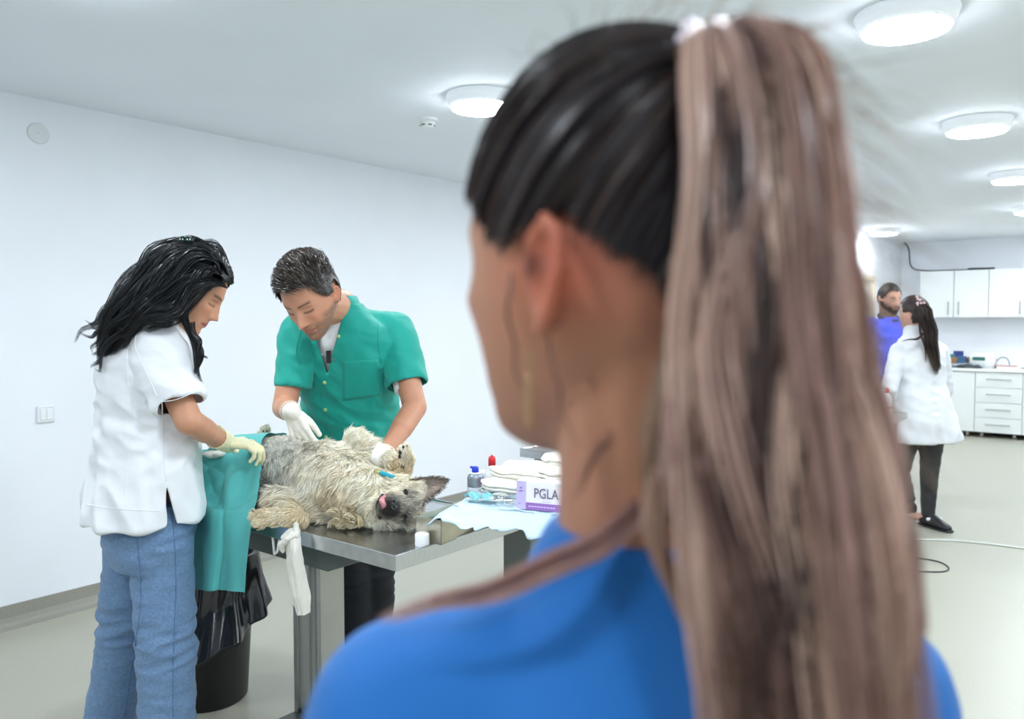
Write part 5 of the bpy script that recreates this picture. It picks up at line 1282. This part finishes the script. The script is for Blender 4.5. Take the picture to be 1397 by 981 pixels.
# ------------------------------------------------------------------ 3. far bearded man
f3 = nrm(A(.25, -1, 0)); r3 = np.cross(f3, Zz); D3 = 6.75
H3 = Head(P(1213, 407, D3), A(.22, -.93, -.22), A(0, -.2, 1), 1.06, male=True)
def C3(px, z, d=D3): q = P(px, 450, d); q[2] = z; return q
zn = P(1, 430, D3)[2]
J = dict(fw=f3, neck=C3(1212, zn-.04), chest=C3(1211, zn-.22), waist=C3(1211, zn-.42), pelvis=C3(1211, zn-.60), sh=(C3(1186, zn-.08), C3(1237, zn-.08)), el=(C3(1182, zn-.36), C3(1242, zn-.36)),
         wr=(C3(1190, zn-.55, D3-.18), C3(1232, zn-.55, D3-.18)), hip=(C3(1198, zn-.65), C3(1224, zn-.65)), kn=(C3(1197, .5), C3(1225, .5)), an=(C3(1197, .1), C3(1225, .1)))
W3 = person('bearded man in a violet blue shirt standing far behind at the right', A(J['pelvis'][0], J['pelvis'][1], 0))
hh = [dict(wr=J['wr'][i], d=A(0, -.6, -.8), n=A(0, .8, -.6), th=A(1-2*i, 0, 0)) for i in (0, 1)]
V, Fq = figure(J, H3, .009, 1.08, hands=hh, neckr=.064); mesh_obj('body', V, Fq, M_skin, W3, col=H3.paint(V, 'c99a84', beard='2c211c', beard_a=.95, brow='201814'))
v = Vol(); v.loft([(C3(1211, zn-.70), r3*.20, f3*.14), (C3(1211, zn-.45), r3*.185, f3*.135), (C3(1211, zn-.25), r3*.20, f3*.14), (C3(1211, zn-.12), r3*.18, f3*.11), (C3(1212, zn-.05), r3*.11, f3*.08), (C3(1212, zn-.02), r3*.075, f3*.07)], 40, e=2.3)
for i in (0, 1): v.chain([J['sh'][i], J['el'][i]+(J['sh'][i]-J['el'][i])*.0, J['wr'][i]], [.075, .062, .05])
garment('shirt', v, .011, mat('violet_shirt', '4a57cf', .75, noise_s=5, noise_a=.03), W3, lambda V, N: folds(V, (7, 7, 10), .012, 2))
nk = C3(1212, zn-.02); tube('collar', [nk+.078*(math.cos(x)*r3+math.sin(x)*f3*.9)+A(0, 0, -.03*math.sin(x)) for x in np.linspace(0, 2*math.pi, 20)], .016, mat('dark_collar', '383e52', .8), parent=W3, K=40)
v = Vol(); v.loft([(C3(1211, zn-.55), r3*.16, f3*.11), (C3(1211, zn-.68), r3*.165, f3*.115)], 24)
for i in (0, 1): v.chain([J['hip'][i], J['kn'][i], J['an'][i]], [.092, .07, .06])
garment('trousers', v, .012, mat('navy_trousers', '2c3350', .8), W3, lambda V, N: folds(V, (6, 6, 12), .008, 1))
for k in (0, 1): shoe(J['an'][k], f3, M_black, W3)
Vc, Fc = H3.capmesh(inh2, .007, amp=.001, nu=60, nv=44); mesh_obj('hair', Vc, Fc, M_dull, W3, col=np.repeat(np.array(lin('221c1a'))[None], len(Vc), 0))
D, _, _, _ = sph(60, 44); 
def beardm(L):
    x, y, z = L.T; ax = np.abs(x); return np.where(((z < -.045) & (y > .0)) | ((z < -.01) & (ax > .058) & (y > -.012) & (y < .045)), 1., -1.)*np.where((np.abs(z+.0625) < .008) & (ax < .024), -1, 1)
Vb, Fb = H3.capmesh(beardm, .007, amp=.003, nu=80, nv=60); mesh_obj('beard', Vb, Fb, M_dull, W3, col=np.repeat(np.array(lin('1d1614'))[None], len(Vb), 0))

# ------------------------------------------------------------------ 4. far woman in a lab coat, seen from behind
f4 = nrm(A(-.45, .9, 0)); r4 = np.cross(f4, Zz); D4 = 5.75
def C4(px, py, d=D4): return P(px, py, d)
H4 = Head(P(1247, 427, D4), A(-.62, .74, -.10), A(-.05, -.05, 1), 1.0)
J = dict(fw=f4, neck=C4(1252, 452), chest=C4(1255, 485), waist=C4(1256, 525), pelvis=C4(1258, 560), sh=(C4(1281, 480, 5.82), C4(1227, 480, 5.7)), el=(C4(1290, 528, 5.9), C4(1213, 530, 5.62)),
         wr=(C4(1280, 560, 6.1), C4(1206, 560, 5.8)), hip=(C4(1273, 570), C4(1243, 570)), kn=(C4(1268, 640, 5.75), C4(1228, 645, 5.95)), an=(C4(1266, 705, 5.75), C4(1240, 690, 6.15)))
J['an'][0][2] = .10; J['an'][1][2] = .12
W4 = person('woman with long dark pony tail in white lab coat, seen from behind far away', A(J['pelvis'][0], J['pelvis'][1], 0))
hh = [dict(wr=J['wr'][i], d=A(-.3, .7, -.4), n=A(0, 0, -1), th=A(-1+2*i, 0, 0)) for i in (0, 1)]
V, Fq = figure(J, H4, .009, 1.0, hands=hh); mesh_obj('body', V, Fq, M_skin, W4, col=H4.paint(V, 'cfa08c'))
v = Vol()
v.loft([(C4(1262, 601), r4*.29, f4*.20), (C4(1260, 580), r4*.265, f4*.19), (C4(1257, 550), r4*.225, f4*.165), (C4(1255, 525), r4*.20, f4*.14), (C4(1254, 500), r4*.205, f4*.14), (C4(1254, 482), r4*.20, f4*.13), (C4(1253, 468), r4*.17, f4*.11), (C4(1252, 458), r4*.11, f4*.09), (C4(1251, 448), r4*.078, f4*.078), (C4(1251, 444), r4*.07, f4*.07)], 48, e=2.2)
for i in (0, 1): v.cap(C4(1252, 466), .06, J['sh'][i], .060); v.chain([J['sh'][i], J['el'][i], J['wr'][i]], [.062, .055, .043])
def cfold(V, N):
    z = V[:, 2]; zb_ = C4(0, 560)[2]; lo = sstep(zb_+.02, zb_-.2, z); return folds(V, (10, 10, 3), .022, 3)*lo+folds(V, (8, 8, 11), .010, 5)*(1-lo)
garment('lab_coat', v, .010, mat('lab_coat', 'e0e3e7', .8), W4, cfold, capdrop([(C4(1262, 601), -Zz, .4)]))
v = Vol(); v.loft([(C4(1258, 545), r4*.16, f4*.11), (C4(1258, 575), r4*.175, f4*.125)], 24)
for i in (0, 1): v.chain([J['hip'][i], J['kn'][i], J['an'][i]], [.095, .064, .045])
garment('leggings', v, .010, mat('black_leggings', '202125', .55, noise_s=8, noise_a=.1), W4, lambda V, N: folds(V, (7, 7, 16), .006, 2))
for k, f_ in ((0, A(.35, -.9, 0)), (1, A(-.2, 1, 0))): shoe(J['an'][k], f_, M_black, W4, M_black)
J4an = J['an']
v = Vol(); q = J4an[0]+A(.02, -.05, -.035); v.cap(q+A(-.045, 0, -.0), .012, q+A(.045, -.0, 0), .012); v.obj('shoe_strap', M_white, W4)
def inh4(L):
    x, y, z = L.T; return np.where(y > .045, (z-.06)/.02, np.where(y > .0, (z-.01)/.02, (z+.075)/.02)).clip(-1, 1)
Vc, Fc = H4.capmesh(inh4, .012, amp=.002, nu=60, nv=44)
PT = [lock([P(1254, 415, 5.62), P(1262, 425, 5.56), P(1268, 450, 5.56), P(1273, 480, 5.56), P(1278, 512, 5.58)], [.03, .045, .045, .04, .012], 500, 14, 71, wave=.006),
      lock([P(1258, 412, 5.64), P(1265, 430, 5.56), P(1270, 470, 5.56), P(1281, 505, 5.58)], [.02, .035, .03, .012], 300, 14, 72, wave=.008),
      lock([P(1255, 440, 5.60), P(1256, 455, 5.56), P(1262, 475, 5.56), P(1263, 495, 5.57)], [.01, .008, .004, .002], 40, 14, 73),
      lock([P(1262, 452, 5.56), P(1252, 462, 5.54), P(1240, 463, 5.56), P(1230, 466, 5.58)], [.01, .008, .004, .002], 40, 14, 74)]
hairobj(W4, Vc, Fc, np.concatenate(PT), .0030, ['2e211f', '241a19', '3c2b28'], 3, '261b1a', M_dull)
v = Vol(); rs = np.random.RandomState(2)
for k in range(7): v.ell(P(1254, 411, 5.60)+rs.randn(3)*A(.016, .008, .014), A(.009, 0, 0), A(0, .009, 0), A(0, 0, .009), n=10)
v.obj('hair_tie', mat('hair_tie_pink', 'e0bcc6', .3), W4)

# ------------------------------------------------------------------ 5. woman in blue in the foreground, seen from behind
th5 = math.radians(50); f5h = A(-math.sin(th5), math.cos(th5), 0)
H5 = Head(P(842, 352, .50), f5h+A(0, 0, -.06), A(0, 0, 1), 1.045, es=1.22)
f5 = nrm(A(-.30, .95, 0)); r5 = np.cross(f5, Zz)
def C5(px, py, d): return P(px, py, d)
nk5 = C5(885, 745, .515); ch5 = C5(882, 1050, .545)
J = dict(fw=f5, neck=nk5+A(0, 0, .01), chest=ch5, waist=ch5-A(0, 0, .20), pelvis=ch5-A(0, 0, .42), sh=(C5(1178, 960, .585), C5(560, 985, .49)), el=(C5(1290, 1550, .60), C5(440, 1550, .50)),
         wr=(C5(1200, 1900, .75), C5(560, 1900, .65)), hip=(ch5+r5*.09-A(0, 0, .47), ch5-r5*.09-A(0, 0, .47)), kn=(ch5+r5*.09-A(0, 0, .80), ch5-r5*.09-A(0, 0, .80)), an=(ch5+r5*.09, ch5-r5*.09))
J['kn'][0][2] = J['kn'][1][2] = .46; J['an'][0][2] = J['an'][1][2] = .10
W5 = person('foreground woman in bright blue tunic with a big pinkish brown pony tail', A(ch5[0], ch5[1], 0))
hh = [dict(wr=J['wr'][i], d=A(0, .5, -.5), n=A(0, -.5, -.8), th=A(-1+2*i, 0, 0)) for i in (0, 1)]
V, Fq = figure(J, H5, .0036, .98, hands=hh, neckr=.053, it=3)
c5 = H5.paint(V, 'b47e62', lips='b0606a', blush=.3, brow='2b201c')
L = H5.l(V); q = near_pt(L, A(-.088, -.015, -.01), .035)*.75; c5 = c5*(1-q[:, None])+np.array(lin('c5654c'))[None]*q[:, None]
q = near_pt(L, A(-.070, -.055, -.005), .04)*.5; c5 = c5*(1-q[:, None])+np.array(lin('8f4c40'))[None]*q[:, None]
q = near_pt(L, A(-.079, .002, -.008), .010)*.85; c5 = c5*(1-q[:, None])+np.array(lin('4e261c'))[None]*q[:, None]  # shade of the ear hollow painted dark into the skin colour
mesh_obj('body', V, Fq, M_skin, W5, col=c5)
# earring
v = Vol(); e0 = H5.w([(-.086, .0, -.052)])[0]; v.cap(e0, .0012, e0-A(0, 0, .012), .0012); v.cap(e0-A(0, 0, .014), .0022, e0-A(0, 0, .040), .0028); v.obj('earring', mat('brass_earring', 'b8916c', .3, metal=.8), W5)
# tunic
v = Vol()
v.loft([(ch5-A(0, 0, .36), r5*.20, f5*.14), (ch5-A(0, 0, .15), r5*.18, f5*.125), (ch5, r5*.19, f5*.13), (C5(880, 985, .535), r5*.175, f5*.115), (C5(882, 910, .53), r5*.150, f5*.095), (C5(884, 845, .525), r5*.115, f5*.080), (C5(886, 790, .52), r5*.084, f5*.070), (C5(886, 745, .517), r5*.070, f5*.066), (C5(886, 712, .515), r5*.064, f5*.063)], 56, e=2.2)
cuts5 = []
for i in (0, 1):
    sh_ = J['sh'][i]; el_ = J['el'][i]; cf = sh_+(el_-sh_)*.75
    v.cap(C5(886, 850, .525), .050, sh_, .062); v.chain([sh_, cf], [.064, .064])
def bf(V, N):
    q = V@np.stack([f5, r5, Zz]).T; return folds(np.stack([q[:, 0], q[:, 1]+.4*q[:, 2], q[:, 2]], 1), (5, 9, 4), .006, 21)*sstep(1.36, 1.25, V[:, 2])+folds(V, (7, 7, 7), .003, 2)
M_blue = mat('blue_cotton', '0063ae', .75, bump=.1, bump_s=300, noise_s=5, noise_a=.03, sheen=.1)
garment('tunic', v, .0055, M_blue, W5, bf, it=5)
v = Vol(); v.loft([(J['pelvis']+A(0, 0, .08), r5*.16, f5*.11), (J['pelvis'], r5*.18, f5*.12)], 24)
for i in (0, 1): v.chain([J['hip'][i], J['kn'][i], J['an'][i]], [.095, .07, .06])
garment('trousers', v, .012, M_blue, W5)
for k in (0, 1): shoe(J['an'][k], f5, mat('shoe_white', 'dfe0e0', .5), W5)
# hair on the scalp, combed to the tail root
root = H5.w([(.0, -.075, .100)])[0]; rootL = A(0, -.075, .100)
def inh5(L):
    x, y, z = L.T; ax = np.abs(x)
    a = z-np.interp(ax, [0, .03, .055, .072], [.062, .060, .038, .022])             # forehead / temple
    b = z-np.interp(y, [-.10, -.09, -.075, -.055, -.045, -.02, .0, .02, .045], [-.088, -.076, -.054, -.026, -.010, .010, .012, .002, .018])+.006*noise(L*A(90, 90, 30))
    return np.where(y > .045, a/.012, b/.012).clip(-1, 1)
Vc, Fc = H5.capmesh(inh5, .007, amp=.001, nu=160, nv=110)
D, _, _, _ = sph(220, 160); L = head_surf(D); mm = inh5(L); ok = mm > -.3; D = D[ok]; L = L[ok]; rs = np.random.RandomState(14)
NS = 9000; edge = mm[ok] < .9; pr = np.where(edge, 3., 1.)*np.cos(np.arcsin(np.clip(D[:, 2], -1, 1))); pk = rs.choice(len(L), NS, p=pr/pr.sum())
Ks = 14; t_ = np.linspace(0, 1, Ks); Dr = nrm(rootL/A(.0755, .096, .117)); d0 = D[pk]+rs.randn(NS, 3)*.006; d0 /= np.linalg.norm(d0, axis=1)[:, None]
om = np.arccos(np.clip(d0@Dr, -1, 1)); so = np.sin(om)+1e-6
wa = np.sin((1-t_)[None]*om[:, None])/so[:, None]; wb_ = np.sin(t_[None]*om[:, None])/so[:, None]
Ds = wa[..., None]*d0[:, None]+wb_[..., None]*Dr; Ds /= np.linalg.norm(Ds, axis=2)[..., None]
Lp = head_surf(Ds.reshape(-1, 3)).reshape(NS, Ks, 3)+Ds*(.0075+.006*rs.rand(NS, 1, 1)*np.sin(np.minimum(t_*2, 1)*1.57)[None, :, None]+.004*t_[None, :, None])
Pw = (H5.c+(Lp.reshape(-1, 3)*H5.sc)@H5.M).reshape(NS, Ks, 3)
hairobj(W5, Vc, Fc, Pw, .0009, ['1d1a20', '241d20', '15151c', '2f2526', '3a2c2a', '4a3a33'], 6, '16141a', var=.25)
# pony tail
rs = np.random.RandomState(33); PT = []; colr = []
cen = [C5(958, 85, .452), C5(996, 40, .425), C5(1034, 95, .395), C5(1047, 260, .375), C5(1050, 450, .368), C5(1058, 620, .366), C5(1085, 780, .366), C5(1105, 920, .368), C5(1115, 1060, .37), C5(1110, 1200, .372)]
rad = [.010, .019, .034, .039, .043, .052, .053, .050, .047, .030]
RX = np.interp(np.linspace(0, 1, 10), np.linspace(0, 1, 10), rad)
pal = ['b8948a', 'a5837c', 'c6a394', '8d6c64', 'd0ae9e', '735750', 'b08e86', 'bd9a90', '9c7b70']
for k in range(95):
    a_ = rs.rand()*6.283; rr = math.sqrt(rs.rand())*.86; ox, oy = math.cos(a_)*rr, math.sin(a_)*rr
    tw = rs.randn()*.25; pth = []
    for i in range(10):
        o_x = ox*math.cos(tw*i/9)-oy*math.sin(tw*i/9); pth.append(cen[i]+A(o_x*RX[i], oy*RX[i]*.62, 0)+rs.randn(3)*A(.0022, .002, 0)*min(1, i/3)*(1.0+i*.14))
    lr = .006+.004*rs.rand(); n_ = 75
    PT.append(lock(pth, [.004, lr, lr, lr*1.1, lr*1.2, lr*1.1, lr*.7], n_, 30, 500+k, wave=.0012, wf=2)); 
    dark = rs.rand() < .22
    base_ = np.array(lin(('33282a', '4a3936')[rs.randint(2)] if dark else pal[rs.randint(len(pal))]))*1.06*A(1, 1, .96)
    cc = base_[None]*(1+.16*rs.randn(n_, 1)); ts = np.linspace(0, 1, 30)[None, :, None]; top_ = np.array(lin('7a645a'))[None, None]
    m_ = np.clip(1-ts*5, 0, 1)*.7; low = np.array(lin('8a5f50'))[None, None]; m2 = np.clip((ts-.6)/.4, 0, 1)*.25
    ck = cc[:, None]*(1-m_)+top_*m_; ck = ck*(1-m2)+low*m2; colr.append(np.repeat(ck.reshape(-1, 3), 2, 0))
extra = [  # side wisps
    ([C5(935, 520, .40), C5(915, 600, .385), C5(893, 690, .38), C5(905, 770, .38), C5(940, 840, .385), C5(985, 900, .39), C5(1010, 990, .39)], [.006, .006, .005, .004, .004, .003, .003], 130, 'b08e7c'),
    ([C5(930, 350, .40), C5(918, 470, .39), C5(897, 580, .385), C5(890, 690, .385), C5(915, 790, .385), C5(950, 860, .39)], [.005, .006, .006, .005, .004, .002], 130, 'a5866f'),
    ([C5(905, 640, .47), C5(855, 712, .45), C5(780, 758, .435), C5(690, 796, .43), C5(600, 822, .43), C5(510, 846, .435)], [.007, .008, .008, .007, .005, .003], 90, 'b08a82'),
    ([C5(860, 480, .46), C5(845, 560, .455), C5(800, 640, .45), C5(775, 690, .45)], [.006, .006, .004, .003], 7, '7a5647'),
    ([C5(830, 420, .455), C5(815, 500, .45), C5(770, 560, .445), C5(745, 600, .445)], [.006, .006, .004, .003], 4, '7a5647'),
    ([C5(700, 330, .46), C5(694, 420, .452), C5(704, 500, .45), C5(716, 545, .45)], [.0012, .0012, .001, .001], 4, '5a4036'),
    ([C5(740, 430, .452), C5(757, 520, .45), C5(770, 580, .45), C5(800, 620, .45)], [.002, .002, .002, .001], 3, '5a4036'),
    ([C5(1180, 560, .375), C5(1225, 700, .37), C5(1248, 800, .37), C5(1240, 900, .372), C5(1232, 1000, .375)], [.004, .006, .005, .005, .004], 90, 'ad8e83')]
for pth, rr_, n_, c_ in extra:
    PT.append(lock(pth, rr_, n_, 30, 900+n_, wave=.001)); b_ = np.array(lin(c_))[None]*(1+.15*rs.randn(n_, 1)); colr.append(np.repeat(np.repeat(b_[:, None], 30, 1).reshape(-1, 3), 2, 0))
PTH = np.concatenate(PT); vv, ff = ribbons(PTH, .0011, 77)
v = Vol(); v.loft([(spline(cen, 24)[i], A(np.interp(i/23, np.linspace(0, 1, 10), rad)*.72, 0, 0), A(0, np.interp(i/23, np.linspace(0, 1, 10), rad)*.42, 0)) for i in range(24)], 32)
cv = v.arr(); cf_ = np.array([f for f in v.F if len(f) == 4]); ccol = np.repeat(np.array(lin('4a3733'))[None], len(cv), 0)
mesh_obj('pony_tail', np.concatenate([cv, vv]), np.concatenate([cf_, ff+len(cv)]), M_hair, W5, col=np.clip(np.concatenate([ccol]+colr), .003, 1))
# flyaway frizz, lamp backlight painted in as a pale strand colour
FL_ = []
for k in range(420):
    if rs.rand() < .55:
        s0 = Pw[rs.randint(NS)][rs.randint(5, 13)]; out = nrm(s0-H5.c); d_ = nrm(rs.randn(3)*.5+out*.6+A(.4, -.2, .1)); n_ = .025+.03*rs.rand()
    else:
        i = rs.rand()*4+1; s0 = spline(cen, 100)[int(i/9*99)]+A(rad[int(i)]*.9, 0, 0); d_ = nrm(A(.8, rs.randn()*.3, .2-rs.rand()*.8)); n_ = .02+.04*rs.rand()
    t_ = np.linspace(0, 1, 10)[:, None]; FL_.append(s0+d_*n_*t_+A(0, 0, -1)*(t_**2)*n_*.5*rs.rand()+nrm(rs.randn(3))*.006*np.sin(t_*4))
fv, ff = ribbons(np.array(FL_), .00045, 5); mesh_obj('flyaway_hair', fv, ff, M_hair, W5, col=strand_cols(len(FL_), 10, ['8c7255', 'b39a78', '5a4a40'], 2))['kind'] = 'stuff'
# beaded hair tie
q = C5(940, 66, .447); tie = bpy.data.objects.new('hair_tie', None); put(tie, W5)
v = Vol()
cpts = [q+A(.016*math.cos(x), .012*math.sin(x), .014*math.sin(x+.6)) for x in np.linspace(0, 6.28, 12)]
v.chain(cpts, [.0045]*12); V, Fq = remesh(v, .002, 1); mesh_obj('band', V, Fq, mat('tie_violet', '54324f', .6), tie, rootpar=W5)
M_bead = mat('clear_bead', 'f0e8f4', .04, spec=1, coat=1, metal=.3)
for k, (px, py, dd) in enumerate(((948, 43, .435), (943, 30, .438), (928, 55, .437), (923, 63, .437), (922, 69, .437), (935, 38, .445), (938, 50, .432))):
    v = Vol(); v.ell(C5(px, py, dd), A(.0030, 0, 0), A(0, .0030, 0), A(0, 0, .0030), n=16); mesh_obj('bead', v.arr(), v.F, M_bead, tie, rootpar=W5)
